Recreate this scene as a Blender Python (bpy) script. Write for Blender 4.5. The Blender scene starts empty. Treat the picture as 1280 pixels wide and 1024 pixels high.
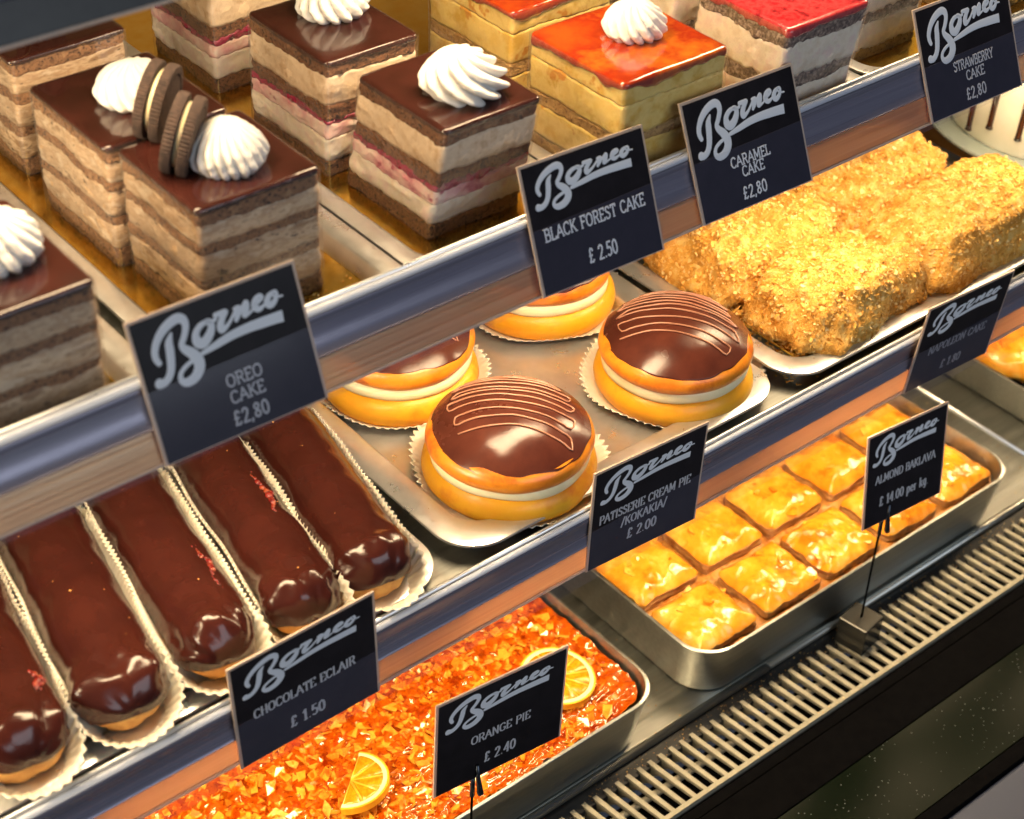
import bpy, bmesh, math, random
from mathutils import Vector, Matrix, noise
random.seed(11)
PI = math.pi
S = 0.01                                   # geometry below is written in centimetres
sc = bpy.context.scene
C = sc.collection

# ------------------------------------------------------------------ camera, world, lights, exposure
cam = bpy.data.objects.new('camera', bpy.data.cameras.new('camera')); C.objects.link(cam)
cam.data.sensor_width = 36.0; cam.data.lens = 36.0 * 2191.8 / 1280.0
cam.data.clip_start = 0.02; cam.data.clip_end = 50
ca, sa = math.cos(-0.71148053), math.sin(-0.71148053)
Rz = Matrix.Rotation(-0.71148053, 3, 'Z'); Rx = Matrix.Rotation(0.90698456, 3, 'X'); Rr = Matrix.Rotation(0.03828231, 3, 'Z')
cam.matrix_world = Matrix.Translation((-45*S, -45*S, 76*S)) @ (Rz @ Rx @ Rr).to_4x4()
cam.data.dof.use_dof = True; cam.data.dof.focus_distance = 0.87; cam.data.dof.aperture_fstop = 11
sc.camera = cam
w = bpy.data.worlds.new('World'); sc.world = w; w.use_nodes = True
bg = w.node_tree.nodes['Background']; bg.inputs[0].default_value = (0.62, 0.72, 1.0, 1); bg.inputs[1].default_value = 0.045
sc.view_settings.view_transform = 'Standard'; sc.view_settings.look = 'None'
sc.view_settings.exposure = 0.0; sc.view_settings.gamma = 1.0; sc.view_settings.use_curve_mapping = False
sc.cycles.max_bounces = 8; sc.cycles.transparent_max_bounces = 24; sc.cycles.caustics_reflective = False
sc.cycles.sample_clamp_indirect = 4.0
sc.cycles.use_denoising = True

def area(name, loc, target, sx, sy, power, col):
    l = bpy.data.lights.new(name, 'AREA'); l.shape = 'RECTANGLE'; l.size = sx*S; l.size_y = sy*S; l.energy = power; l.color = col
    o = bpy.data.objects.new(name, l); C.objects.link(o); o.location = Vector(loc)*S
    o.rotation_euler = (Vector(target) - Vector(loc)).to_track_quat('-Z', 'Y').to_euler()
    return o
WARM = (1.0, 0.74, 0.44)
# the strips under the front edge of each shelf, and the shop window's daylight behind the photographer
def strip(y, z, ty, wid, power):
    for k in range(6):
        x = -41 + 20*k; area('strip_lamp', (x, y, z), (x, ty, z-20), 12, wid, power/6, WARM)
strip(9.0, 50.2, 10.5, 3.0, 3.4)
strip(5.0, 33.55, 6.2, 4.4, 3.9)
strip(3.6, 19.2, 4.2, 2.8, 3.3)
area('window_light', (-5, -190, 115), (5, 5, 28), 190, 110, 18.0, (0.82, 0.90, 1.0))
# added warm fill lights beyond the case's open left end, shining along the shelves
area('left_fill', (-100, 14, 45), (10, 9, 37), 40, 9, 5.5, (1.0, 0.82, 0.56))
area('left_fill', (-100, 9, 28), (10, 6, 22), 30, 8, 3.2, (1.0, 0.80, 0.52))

# ------------------------------------------------------------------ materials
def new_mat(name):
    m = bpy.data.materials.new(name); m.use_nodes = True
    nt = m.node_tree; return m, nt, nt.nodes['Principled BSDF']
def coords(nt, stretch=(1, 1, 1)):
    tc = nt.nodes.new('ShaderNodeTexCoord'); mp = nt.nodes.new('ShaderNodeMapping'); oi = nt.nodes.new('ShaderNodeObjectInfo')
    mp.inputs['Scale'].default_value = [100*s for s in stretch]
    mul = nt.nodes.new('ShaderNodeMath'); mul.operation = 'MULTIPLY'; mul.inputs[1].default_value = 37.0
    nt.links.new(oi.outputs['Random'], mul.inputs[0]); nt.links.new(tc.outputs['Object'], mp.inputs[0]); nt.links.new(mul.outputs[0], mp.inputs['Location'])
    return mp.outputs[0]
def tex(nt, co, scale, detail=4, rough=.6, dist=0.0):
    n = nt.nodes.new('ShaderNodeTexNoise'); n.inputs['Scale'].default_value = scale; n.inputs['Detail'].default_value = detail
    n.inputs['Roughness'].default_value = rough; n.inputs['Distortion'].default_value = dist; nt.links.new(co, n.inputs['Vector']); return n.outputs[0]
def ramp(nt, fac, stops):
    r = nt.nodes.new('ShaderNodeValToRGB'); e = r.color_ramp.elements
    e[0].position, e[0].color = stops[0][0], (*stops[0][1], 1); e[1].position, e[1].color = stops[-1][0], (*stops[-1][1], 1)
    for p, c in stops[1:-1]:
        x = e.new(p); x.color = (*c, 1)
    nt.links.new(fac, r.inputs[0]); return r.outputs[0]
def bump(nt, b, h, strength, dist):
    n = nt.nodes.new('ShaderNodeBump'); n.inputs['Strength'].default_value = strength; n.inputs['Distance'].default_value = dist*S
    nt.links.new(h, n.inputs['Height']); nt.links.new(n.outputs[0], b.inputs['Normal']); return n
def mat(name, cols, rough=.5, metal=0., scale=2., detail=5, stretch=(1, 1, 1), bscale=None, bstr=.4, bdist=.05, coat=0., sss=0., sssr=(1, .5, .3), rrange=None, spec=.5, trans=0., ior=1.45, dist=0.0, lo=.36, hi=.64, island=0., speck=None):
    m, nt, b = new_mat(name); co = coords(nt, stretch)
    f = tex(nt, co, scale, detail, .62, dist)
    if island:
        g = nt.nodes.new('ShaderNodeNewGeometry'); mx = nt.nodes.new('ShaderNodeMix'); mx.inputs[0].default_value = island
        nt.links.new(f, mx.inputs[2]); nt.links.new(g.outputs['Random Per Island'], mx.inputs[3]); f = mx.outputs[0]
    spk = None
    if len(cols) == 1: b.inputs['Base Color'].default_value = (*cols[0], 1)
    else:
        st = [(lo + (hi-lo)*i/(len(cols)-1), c) for i, c in enumerate(cols)]
        col = ramp(nt, f, st)
        if speck:
            sc_, th, scol = speck
            sf = ramp(nt, tex(nt, co, sc_, 3, .6), [(th, (0, 0, 0)), (th+.04, (1, 1, 1))]); mxx = nt.nodes.new('ShaderNodeMix'); mxx.data_type = 'RGBA'
            nt.links.new(sf, mxx.inputs[0]); nt.links.new(col, mxx.inputs[6]); mxx.inputs[7].default_value = (*scol, 1); col = mxx.outputs[2]
        nt.links.new(col, b.inputs['Base Color'])
    b.inputs['Roughness'].default_value = rough; b.inputs['Metallic'].default_value = metal; b.inputs['Specular IOR Level'].default_value = spec
    b.inputs['Coat Weight'].default_value = coat; b.inputs['Coat Roughness'].default_value = .06; b.inputs['IOR'].default_value = ior
    b.inputs['Transmission Weight'].default_value = trans
    if sss: b.inputs['Subsurface Weight'].default_value = sss; b.inputs['Subsurface Radius'].default_value = sssr; b.inputs['Subsurface Scale'].default_value = .003
    if rrange:
        mr = nt.nodes.new('ShaderNodeMapRange'); mr.inputs[1].default_value = .3; mr.inputs[2].default_value = .7; mr.inputs[3].default_value, mr.inputs[4].default_value = rrange
        nt.links.new(tex(nt, co, scale*.7, 4), mr.inputs[0]); nt.links.new(mr.outputs[0], b.inputs['Roughness'])
    if bscale: bump(nt, b, tex(nt, co, bscale, 6, .65), bstr, bdist)
    return m
def clear(name, gloss=.06, tint=(1, 1, 1), haze=0., hazecol=(.8, .8, .85), rough=.08, fac=.45, wave=0):
    m, nt, b = new_mat(name); nt.nodes.remove(b)
    out = nt.nodes['Material Output']; tr = nt.nodes.new('ShaderNodeBsdfTransparent'); tr.inputs[0].default_value = (*tint, 1)
    gl = nt.nodes.new('ShaderNodeBsdfGlossy'); gl.inputs['Roughness'].default_value = rough
    if wave:
        bm_ = nt.nodes.new('ShaderNodeBump'); bm_.inputs['Strength'].default_value = wave; bm_.inputs['Distance'].default_value = .2*S
        nt.links.new(tex(nt, coords(nt), .8, 3), bm_.inputs['Height']); nt.links.new(bm_.outputs[0], gl.inputs['Normal'])
    lw = nt.nodes.new('ShaderNodeLayerWeight'); lw.inputs[0].default_value = .5
    fr = nt.nodes.new('ShaderNodeMath'); fr.operation = 'POWER'; fr.inputs[1].default_value = 3.0; nt.links.new(lw.outputs['Facing'], fr.inputs[0])
    fm = nt.nodes.new('ShaderNodeMath'); fm.operation = 'MULTIPLY'; fm.inputs[1].default_value = fac; nt.links.new(fr.outputs[0], fm.inputs[0]); fr = fm
    mx = nt.nodes.new('ShaderNodeMixShader'); src = tr.outputs[0]
    if haze:
        d = nt.nodes.new('ShaderNodeBsdfDiffuse'); d.inputs[0].default_value = (*hazecol, 1); m2 = nt.nodes.new('ShaderNodeMixShader'); m2.inputs[0].default_value = haze
        nt.links.new(tr.outputs[0], m2.inputs[1]); nt.links.new(d.outputs[0], m2.inputs[2]); src = m2.outputs[0]
    ad = nt.nodes.new('ShaderNodeMath'); ad.inputs[1].default_value = gloss; nt.links.new(fr.outputs[0], ad.inputs[0])
    nt.links.new(ad.outputs[0], mx.inputs[0]); nt.links.new(src, mx.inputs[1]); nt.links.new(gl.outputs[0], mx.inputs[2]); nt.links.new(mx.outputs[0], out.inputs[0])
    return m
M = {}
M['choc_glaze'] = mat('choc_glaze', [(.028, .008, .006), (.044, .012, .009)], .2, scale=.6, bscale=.9, bstr=.12, bdist=.06, coat=.5, rrange=(.1, .26))
M['caramel_glaze'] = mat('caramel_glaze', [(.38, .055, .006), (.26, .02, .005), (.52, .13, .012)], .1, scale=.25, bscale=.8, bstr=.2, bdist=.08, coat=.6, sss=.25, sssr=(1, .3, .1))
M['berry_glaze'] = mat('berry_glaze', [(.34, .010, .016), (.46, .04, .045), (.20, .006, .012)], .1, scale=1.4, bscale=2.2, bstr=.35, bdist=.1, coat=.5)
M['choc_sponge'] = mat('choc_sponge', [(.09, .035, .014), (.25, .105, .044), (.17, .068, .028), (.32, .15, .068)], .9, scale=2.4, detail=8, bscale=7, bstr=1.0, bdist=.16, speck=(6.5, .57, (.022, .009, .005)))
M['cookie_sponge'] = mat('cookie_sponge', [(.18, .08, .035), (.36, .18, .080), (.26, .12, .052), (.42, .23, .11)], .9, scale=2.2, detail=8, bscale=7, bstr=1.0, bdist=.16, speck=(6.5, .575, (.04, .018, .010)))
M['tan_sponge'] = mat('tan_sponge', [(.42, .22, .06), (.60, .37, .13)], .9, scale=2.5, detail=8, bscale=7, bstr=1.0, bdist=.14, speck=(6.5, .585, (.20, .09, .02)))
M['dark_crumb'] = mat('dark_crumb', [(.05, .03, .025), (.20, .13, .10), (.48, .36, .28)], .85, scale=5, detail=8, bscale=9, bstr=.9, bdist=.12)
M['cookie_cream'] = mat('cookie_cream', [(.30, .18, .095), (.62, .45, .29), (.44, .28, .16), (.66, .52, .37)], .5, scale=1.1, detail=9, bscale=4, bstr=.6, bdist=.1, stretch=(.6, .6, 1.6), speck=(2.6, .64, (.06, .03, .02)))
M['mocha_cream'] = mat('mocha_cream', [(.60, .41, .25), (.80, .63, .45), (.72, .54, .36)], .48, scale=1.3, detail=8, bscale=2.5, bstr=.5, bdist=.1)
M['pink_cream'] = mat('pink_cream', [(.84, .66, .58), (.82, .52, .48), (.74, .34, .36), (.45, .06, .14)], .42, scale=.6, detail=7, bscale=2.5, bstr=.4, bdist=.1, lo=.40, hi=.68, speck=(.55, .635, (.36, .03, .09)), sss=.15)
M['white_cream'] = mat('white_cream', [(.74, .60, .46), (.85, .74, .60), (.80, .62, .54)], .45, scale=1.2, bscale=2.5, bstr=.45, bdist=.1, sss=.15)
M['yellow_cream'] = mat('yellow_cream', [(.66, .40, .06), (.82, .60, .19), (.76, .51, .12)], .45, scale=.9, detail=7, speck=(.7, .62, (.62, .27, .03)), bscale=4, bstr=.3, bdist=.06, sss=.15)
M['cherry'] = mat('cherry', [(.09, .005, .02), (.36, .018, .075), (.20, .008, .03)], .18, scale=2.5, bscale=4, bstr=.6, bdist=.1, coat=.3)
M['pistachio_cream'] = mat('pistachio_cream', [(.42, .44, .10), (.62, .60, .22)], .55, scale=2, bscale=5, bstr=.4, bdist=.08)
M['meringue'] = mat('meringue', [(.66, .645, .61), (.70, .685, .65)], .45, scale=1, bscale=3, bstr=.06, bdist=.05, sss=.3, sssr=(1, .8, .6))
M['cookie'] = mat('cookie', [(.022, .012, .009), (.058, .033, .024)], .75, scale=5, bscale=12, bstr=.7, bdist=.05)
M['acetate'] = clear('acetate', .075, rough=.09, haze=.03, hazecol=(.8, .8, .82), wave=.25)
M['gold'] = mat('gold', [(.92, .56, .08), (.96, .66, .16)], .2, 1., scale=1.2, bscale=.5, bstr=.06, bdist=.15, rrange=(.12, .26))
M['steel'] = mat('steel', [(.78, .78, .77), (.88, .88, .87)], .3, .85, scale=.8, detail=6, stretch=(1, 1, 1), bscale=2.4, bstr=.05, bdist=.02, rrange=(.24, .46))
M['brushed'] = mat('brushed', [(.42, .43, .40), (.50, .51, .47)], .36, 1., scale=1.2, detail=6, stretch=(.15, 3, 3), bscale=3, bstr=.05, bdist=.02, rrange=(.28, .45))
M['rail'] = mat('rail', [(.19, .18, .235), (.235, .225, .28)], .34, .45, scale=1.5, stretch=(.04, 3, 3), bscale=2, bstr=.05, bdist=.02, rrange=(.24, .36))
M['dark_metal'] = mat('dark_metal', [(.008, .008, .008), (.018, .018, .017)], .4, 0., scale=1, bscale=3, bstr=.08, bdist=.03)
def ribbed_mat():  # copper tones put the pastries' light behind the clear strip into its colour
    m, nt, b = new_mat('ribbed'); co = coords(nt, (.03, 4, 4)); f = tex(nt, co, 2.0, 5); out = nt.nodes['Material Output']
    nt.links.new(ramp(nt, f, [(.36, (.62, .36, .17)), (.5, (.86, .55, .28)), (.64, (.92, .68, .42))]), b.inputs['Base Color']); b.inputs['Roughness'].default_value = .26; b.inputs['Metallic'].default_value = .5
    bump(nt, b, f, .4, .03)
    tl = nt.nodes.new('ShaderNodeBsdfTranslucent'); nt.links.new(ramp(nt, f, [(.35, (.80, .40, .18)), (.65, (.95, .58, .30))]), tl.inputs[0])
    rf = nt.nodes.new('ShaderNodeBsdfRefraction'); rf.inputs['Roughness'].default_value = .3; rf.inputs['IOR'].default_value = 1.12; rf.inputs[0].default_value = (.95, .86, .80, 1)
    m1 = nt.nodes.new('ShaderNodeMixShader'); m1.inputs[0].default_value = .6; nt.links.new(tl.outputs[0], m1.inputs[1]); nt.links.new(rf.outputs[0], m1.inputs[2])
    m2 = nt.nodes.new('ShaderNodeMixShader'); m2.inputs[0].default_value = .42; nt.links.new(m1.outputs[0], m2.inputs[1]); nt.links.new(b.outputs[0], m2.inputs[2])
    nt.links.new(m2.outputs[0], out.inputs[0]); return m
M['ribbed'] = ribbed_mat()
M['edge_glass'] = mat('edge_glass', [(.58, .62, .72)], .1, 0., trans=.2, ior=1.45)
M['cover'] = clear('cover', .012, haze=.02, hazecol=(.55, .55, .9), rough=.12, fac=.18)
M['black'] = mat('black', [(.0015, .0015, .002), (.003, .003, .0035)], .5, spec=.01, scale=2, bscale=8, bstr=.05, bdist=.02)
M['slat'] = mat('slat', [(.27, .25, .18), (.34, .31, .23)], .5, .2, scale=2, bscale=8, bstr=.1, bdist=.02)
M['bun'] = mat('bun', [(.83, .36, .013), (.87, .43, .02), (.64, .17, .008)], .42, scale=.35, detail=5, bscale=5, bstr=.15, bdist=.03, coat=.08, sss=.2, sssr=(1, .5, .15), lo=.35, hi=.72)
M['bun_top'] = mat('bun_top', [(.62, .16, .010), (.76, .26, .015), (.38, .05, .008)], .34, scale=.4, detail=5, bscale=4, bstr=.12, bdist=.03, coat=.15, sss=.15, lo=.35, hi=.72)
M['custard'] = mat('custard', [(.84, .74, .44), (.88, .80, .54)], .4, scale=1, bscale=3, bstr=.12, bdist=.04, sss=.2)
M['choc_shiny'] = mat('choc_shiny', [(.055, .014, .009), (.085, .022, .013)], .22, scale=.5, bscale=.7, bstr=.22, bdist=.08, coat=0, rrange=(.14, .3))
M['drizzle'] = mat('drizzle', [(.40, .18, .11)], .15, coat=.4)  # pale tone puts the line's specular highlights into its base colour
M['paper'] = mat('paper', [(.79, .71, .56), (.84, .78, .64)], .8, scale=1.5, bscale=2.5, bstr=.2, bdist=.04, sss=.1)
M['pastry'] = mat('pastry', [(.52, .22, .05), (.70, .38, .10)], .6, scale=1.5, bscale=5, bstr=.5, bdist=.08)
M['eclair_glaze'] = mat('eclair_glaze', [(.034, .0075, .0055), (.046, .010, .0065)], .2, scale=.4, bscale=.6, bstr=.3, bdist=.14, coat=.15, rrange=(.13, .26))
M['jam'] = mat('jam', [(.09, .005, .005), (.20, .012, .010), (.32, .06, .015)], .12, scale=3, bscale=6, bstr=.8, bdist=.1, coat=.5)
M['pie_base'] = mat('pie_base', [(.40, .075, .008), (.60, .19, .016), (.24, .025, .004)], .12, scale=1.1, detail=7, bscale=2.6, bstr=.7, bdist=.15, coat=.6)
M['filo'] = mat('filo', [(.44, .08, .007), (.70, .23, .014), (.80, .37, .035), (.60, .16, .010), (.84, .48, .08)], .13, scale=1.0, bscale=4, bstr=.4, bdist=.05, coat=.7, sss=.1, island=.4, lo=.22, hi=.78)
M['pie_skin'] = clear('pie_skin', .05, tint=(.97, .70, .36), rough=.04, fac=.5, wave=.5)
M['baklava_top'] = mat('baklava_top', [(.54, .15, .006), (.74, .27, .012), (.80, .33, .02), (.84, .46, .07)], .22, scale=.45, detail=6, bscale=1.7, bstr=.35, bdist=.12, coat=.6, sss=.1)
M['baklava_side'] = mat('baklava_side', [(.26, .09, .02), (.62, .34, .11), (.44, .19, .05)], .4, scale=1.2, detail=8, stretch=(.8, .8, 5), bscale=4, bstr=.9, bdist=.12, coat=.3)
M['syrup'] = mat('syrup', [(.40, .14, .02), (.58, .27, .06), (.28, .08, .014)], .1, scale=1.2, detail=6, bscale=2.4, bstr=.7, bdist=.15, coat=.7)
M['napoleon'] = mat('napoleon', [(.56, .25, .03), (.76, .40, .07), (.82, .55, .17)], .65, scale=1.3, detail=8, bscale=4.5, bstr=1.0, bdist=.2)
M['crumb'] = mat('crumb', [(.54, .22, .022), (.74, .37, .055), (.82, .48, .11), (.86, .66, .30)], .6, scale=2, island=.8, lo=.1, hi=.9)
M['card'] = mat('card', [(.012, .010, .012), (.017, .014, .017)], .3, scale=1, bscale=.8, bstr=.03, bdist=.05, spec=.22)
M['holder'] = mat('holder', [(.72, .55, .42), (.78, .62, .5)], .3, scale=2, trans=.35)
M['ink'] = mat('ink', [(.74, .76, .80)], .6)
M['ink_dim'] = mat('ink_dim', [(.50, .50, .53)], .6)
M['ink_faint'] = mat('ink_faint', [(.26, .26, .28)], .6)
M['orange_rind'] = mat('orange_rind', [(.85, .34, .01), (.90, .42, .02)], .35, scale=4, bscale=9, bstr=.4, bdist=.04)
M['orange_pith'] = mat('orange_pith', [(.88, .70, .36)], .5)
M['orange_membrane'] = mat('orange_membrane', [(.86, .44, .035)], .3)
M['orange_flesh'] = mat('orange_flesh', [(.74, .20, .004), (.84, .31, .010)], .14, scale=4, detail=5, bscale=5, bstr=.5, bdist=.06, coat=.6, sss=.2)
M['white_icing'] = mat('white_icing', [(.78, .80, .66), (.84, .85, .74)], .4, scale=.5)
M['plate'] = mat('plate', [(.40, .46, .42)], .12, .4)
M['brown_card'] = mat('brown_card', [(.36, .17, .04), (.46, .23, .06)], .6, scale=1)
M['body'] = mat('body', [(.04, .05, .085)], .6)
M['backwall'] = mat('backwall', [(.30, .22, .12), (.36, .28, .16)], .5, scale=.2)

def glass_ledge_mat():
    m, nt, b = new_mat('dusty_glass'); co = coords(nt)
    v = nt.nodes.new('ShaderNodeTexVoronoi'); v.inputs['Scale'].default_value = 3.2; nt.links.new(co, v.inputs['Vector'])
    n = tex(nt, co, .25, 3)
    th = nt.nodes.new('ShaderNodeMath'); th.operation = 'MULTIPLY'; th.inputs[1].default_value = .17; nt.links.new(n, th.inputs[0])
    lt = nt.nodes.new('ShaderNodeMath'); lt.operation = 'LESS_THAN'; nt.links.new(v.outputs['Distance'], lt.inputs[0]); nt.links.new(th.outputs[0], lt.inputs[1])
    mx = nt.nodes.new('ShaderNodeMix'); mx.data_type = 'RGBA'; nt.links.new(lt.outputs[0], mx.inputs[0])
    mx.inputs[6].default_value = (.004, .007, .0035, 1); mx.inputs[7].default_value = (.22, .24, .24, 1)
    nt.links.new(mx.outputs[2], b.inputs['Base Color']); b.inputs['Roughness'].default_value = .2; b.inputs['Coat Weight'].default_value = .0
    b.inputs['Specular IOR Level'].default_value = .02; bump(nt, b, tex(nt, co, .8, 4), .03, .1)
    return m
M['dusty_glass'] = glass_ledge_mat()

# ------------------------------------------------------------------ mesh helpers
class MB:
    def __init__(s): s.v = []; s.f = []; s.m = []
    def add(s, vs, fs, mi=0):
        o = len(s.v); s.v += [tuple(x) for x in vs]; s.f += [tuple(o+i for i in f) for f in fs]; s.m += [mi]*len(fs); return s
    def box(s, lo, hi, mi=0):
        (a, b, c), (d, e, f) = lo, hi
        return s.add([(a, b, c), (d, b, c), (d, e, c), (a, e, c), (a, b, f), (d, b, f), (d, e, f), (a, e, f)],
                     [(0, 3, 2, 1), (4, 5, 6, 7), (0, 1, 5, 4), (1, 2, 6, 5), (2, 3, 7, 6), (3, 0, 4, 7)], mi)
    def grid(s, rows, closed=True, caps=(False, False), mi=0):
        n = len(rows[0]); vs = [p for r in rows for p in r]; fs = []
        for i in range(len(rows)-1):
            for j in range(n if closed else n-1):
                k = (j+1) % n; fs.append((i*n+j, i*n+k, (i+1)*n+k, (i+1)*n+j))
        o = len(s.v); s.add(vs, fs, mi)
        for flag, i in ((caps[0], 0), (caps[1], len(rows)-1)):
            if flag:
                r = rows[i]; c = tuple(sum(p[k] for p in r)/n for k in range(3)); ci = len(s.v); s.v.append(c)
                for j in range(n):
                    k = (j+1) % n; a, b = o+i*n+j, o+i*n+k
                    s.f.append((b, a, ci) if i == 0 else (a, b, ci)); s.m.append(mi)
        return s
    def tube(s, path, r, sides=8, flat=1.0, up=(0, 0, 1), mi=0):
        rows = []; n = len(path); up = Vector(up)
        for i, p in enumerate(path):
            p = Vector(p); a = Vector(path[max(i-1, 0)]); b = Vector(path[min(i+1, n-1)]); t = (b-a)
            t = t.normalized() if t.length > 1e-9 else Vector((1, 0, 0))
            sd = t.cross(up); sd = sd.normalized() if sd.length > 1e-6 else Vector((1, 0, 0)); u2 = sd.cross(t)
            rr = r[i] if isinstance(r, (list, tuple)) else r
            rows.append([tuple(p + sd*math.cos(2*PI*k/sides)*rr + u2*math.sin(2*PI*k/sides)*rr*flat) for k in range(sides)])
        return s.grid(rows, True, (True, True), mi)
    def build(s, name, mats, parent=None, smooth=True, bevel=0, shade=None):
        me = bpy.data.meshes.new(name); me.from_pydata([(x*S, y*S, z*S) for x, y, z in s.v], [], s.f)
        for m in (mats if isinstance(mats, (list, tuple)) else [mats]): me.materials.append(m)
        if any(s.m): me.polygons.foreach_set('material_index', s.m)
        if smooth: me.polygons.foreach_set('use_smooth', [True]*len(me.polygons))
        bm = bmesh.new(); bm.from_mesh(me); bmesh.ops.recalc_face_normals(bm, faces=bm.faces)
        if bevel: bmesh.ops.bevel(bm, geom=[e for e in bm.edges if e.calc_face_angle(0) > .6], offset=bevel*S, segments=2, affect='EDGES', profile=.5)
        bm.to_mesh(me); bm.free()
        if shade: me.set_sharp_from_angle(angle=shade)
        o = bpy.data.objects.new(name, me); C.objects.link(o)
        if parent: o.parent = parent
        return o
def thing(name, label, cat, loc=(0, 0, 0), rot=(0, 0, 0), group=None):
    o = bpy.data.objects.new(name, None); o.empty_display_size = .01; C.objects.link(o)
    o.location = Vector(loc)*S; o.rotation_euler = rot; o['label'] = label; o['category'] = cat
    if group: o['group'] = group
    return o
def tag(o, label=None, cat=None, group=None, kind=None):
    if label: o['label'] = label
    if cat: o['category'] = cat
    if group: o['group'] = group
    if kind: o['kind'] = kind
    return o
def copy_tree(o, parent=None):
    c = o.copy(); C.objects.link(c)
    if parent: c.parent = parent
    for ch in list(o.children): copy_tree(ch, c)
    return c
def flake(m, p, n, size, rnd, mi=0):
    n = n.normalized(); t = n.cross(Vector((rnd.uniform(-1, 1), rnd.uniform(-1, 1), rnd.uniform(-1, 1)))).normalized(); b = n.cross(t)
    k = rnd.choice((3, 4, 4, 5)); a0 = rnd.random()*6
    top = []; th = size*.18
    for i in range(k):
        a = a0+2*PI*i/k; r = size*rnd.uniform(.6, 1.2)
        top.append(p + t*math.cos(a)*r + b*math.sin(a)*r*.7 + n*rnd.uniform(-.15, .15)*size)
    bot = [q - n*th for q in top]
    o = len(m.v); m.v += [tuple(q) for q in top+bot]
    m.f.append(tuple(o+i for i in range(k))); m.m.append(mi); m.f.append(tuple(o+2*k-1-i for i in range(k))); m.m.append(mi)
    for i in range(k):
        j = (i+1) % k; m.f.append((o+i, o+k+i, o+k+j, o+j)); m.m.append(mi)
def N(x, y, z, s=1.0): return noise.noise((x*s, y*s, z*s))
def rrect(a, b, r, n=6, c=(0, 0)):
    out = []
    for k, (sx, sy) in enumerate(((1, 1), (-1, 1), (-1, -1), (1, -1))):
        for i in range(n+1):
            t = PI/2*(k + i/n); out.append((c[0]+sx*(a-r)+r*math.cos(t), c[1]+sy*(b-r)+r*math.sin(t)))
    return out
def outline(a, b, r, step=.13):
    # evenly sampled rounded rectangle with outward normals
    pts = []
    segs = [((a, -b+r), (a, b-r)), ((a-r, b), (-a+r, b)), ((-a, b-r), (-a, -b+r)), ((-a+r, -b), (a-r, -b))]
    cen = [(a-r, b-r), (-a+r, b-r), (-a+r, -b+r), (a-r, -b+r)]
    for k in range(4):
        p, q = segs[k]; L = math.dist(p, q); n = max(2, int(L/step)); nx = (1, 0, -1, 0)[k]; ny = (0, 1, 0, -1)[k]
        for i in range(n): pts.append((p[0]+(q[0]-p[0])*i/n, p[1]+(q[1]-p[1])*i/n, nx, ny))
        for i in range(4):
            t = PI/2*k + PI/2*i/4; pts.append((cen[k][0]+r*math.cos(t), cen[k][1]+r*math.sin(t), math.cos(t), math.sin(t)))
    return pts

# ------------------------------------------------------------------ the display case
case = thing('display_case', 'refrigerated pastry display case with tiered steel shelves and black front sill', 'display case', (0, 0, 0))
X0, X1 = -44, 66
def rail(shelf, y, z, dy, dz, s1, s2, strip_mat='ribbed'):
    # front price rail: dy, dz is the unit vector up its face, s1 / s2 where the clear strip ends and where the metal ends
    P = lambda s, n=0.0: (y + dy*s - dz*n*(1), z + dz*s + dy*n)
    def slab(sa, sb, na, nb):
        a, b, c, d = P(sa, na), P(sb, na), P(sb, nb), P(sa, nb)
        m = MB(); vs = [(x, q[0], q[1]) for x in (X0, X1) for q in (a, b, c, d)]
        m.add(vs, [(0, 1, 2, 3), (7, 6, 5, 4), (0, 4, 5, 1), (1, 5, 6, 2), (2, 6, 7, 3), (3, 7, 4, 0)]); return m
    # the metal has a shallow hollow profile
    prof = [(s1+.02, .02), (s1+.10, .10), (s1+.16, .03), (s1+(s2-s1)*.45, -.06), (s1+(s2-s1)*.8, -.03), (s2-.12, .06), (s2, .05), (s2+.02, -.02), (s2, -.5), (s1+.02, -.5)]
    rows = []
    for x in (X0, X1): rows.append([(x, *P(s, n)) for s, n in prof])
    MB().grid(rows, True, (True, True)).build('metal_rail', M['rail'], shelf, shade=.9)
    slab(.12, s1, .0, -.10).build('ribbed_strip', M[strip_mat], shelf, False)
    slab(0, .12, .10, -.14).build('rail_lip', M['holder'], shelf, False, .03)
    tr = MB(); tr.tube([(X0, *P(s2+.18, -.10)), (X1, *P(s2+.18, -.10))], .17, 14); tr.build('edge_trim', M['edge_glass'], shelf)
    tr = MB(); tr.tube([(X0, *P(s2+.40, -.30)), (X1, *P(s2+.40, -.30))], .12, 12); tr.build('rim_bar', M['steel'], shelf)
def shelf(ztop, yfront, thick=1.1):
    m = MB().box((X0, yfront, ztop-thick), (X1, 40, ztop)); return m.build('shelf', M['brushed'], case, False, .1)
s_mid = shelf(20.0, .95, .5); rail(s_mid, .2, 16.9, 0, 1, 1.55, 3.35)
s_top = shelf(34.2, 2.9, .35); rail(s_top, 1.45, 33.45, .404, .915, 1.42, 3.1)
s_up = shelf(51.6, 5.0); rail(s_up, 4.4, 50.0, .404, .915, 1.42, 3.1, 'dark_metal')  # strip like the lower ones, its lack of light put in as dark material
for sh, y, z in ((s_up, 9.0, 50.3), (s_top, 5.0, 33.58), (s_mid, 3.6, 19.24)):
    zt = z + .24
    MB().box((X0, y-1.9, z+.02), (X1, y+2.3, zt)).build('lamp_housing', M['rail'], sh, False, .08)
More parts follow.
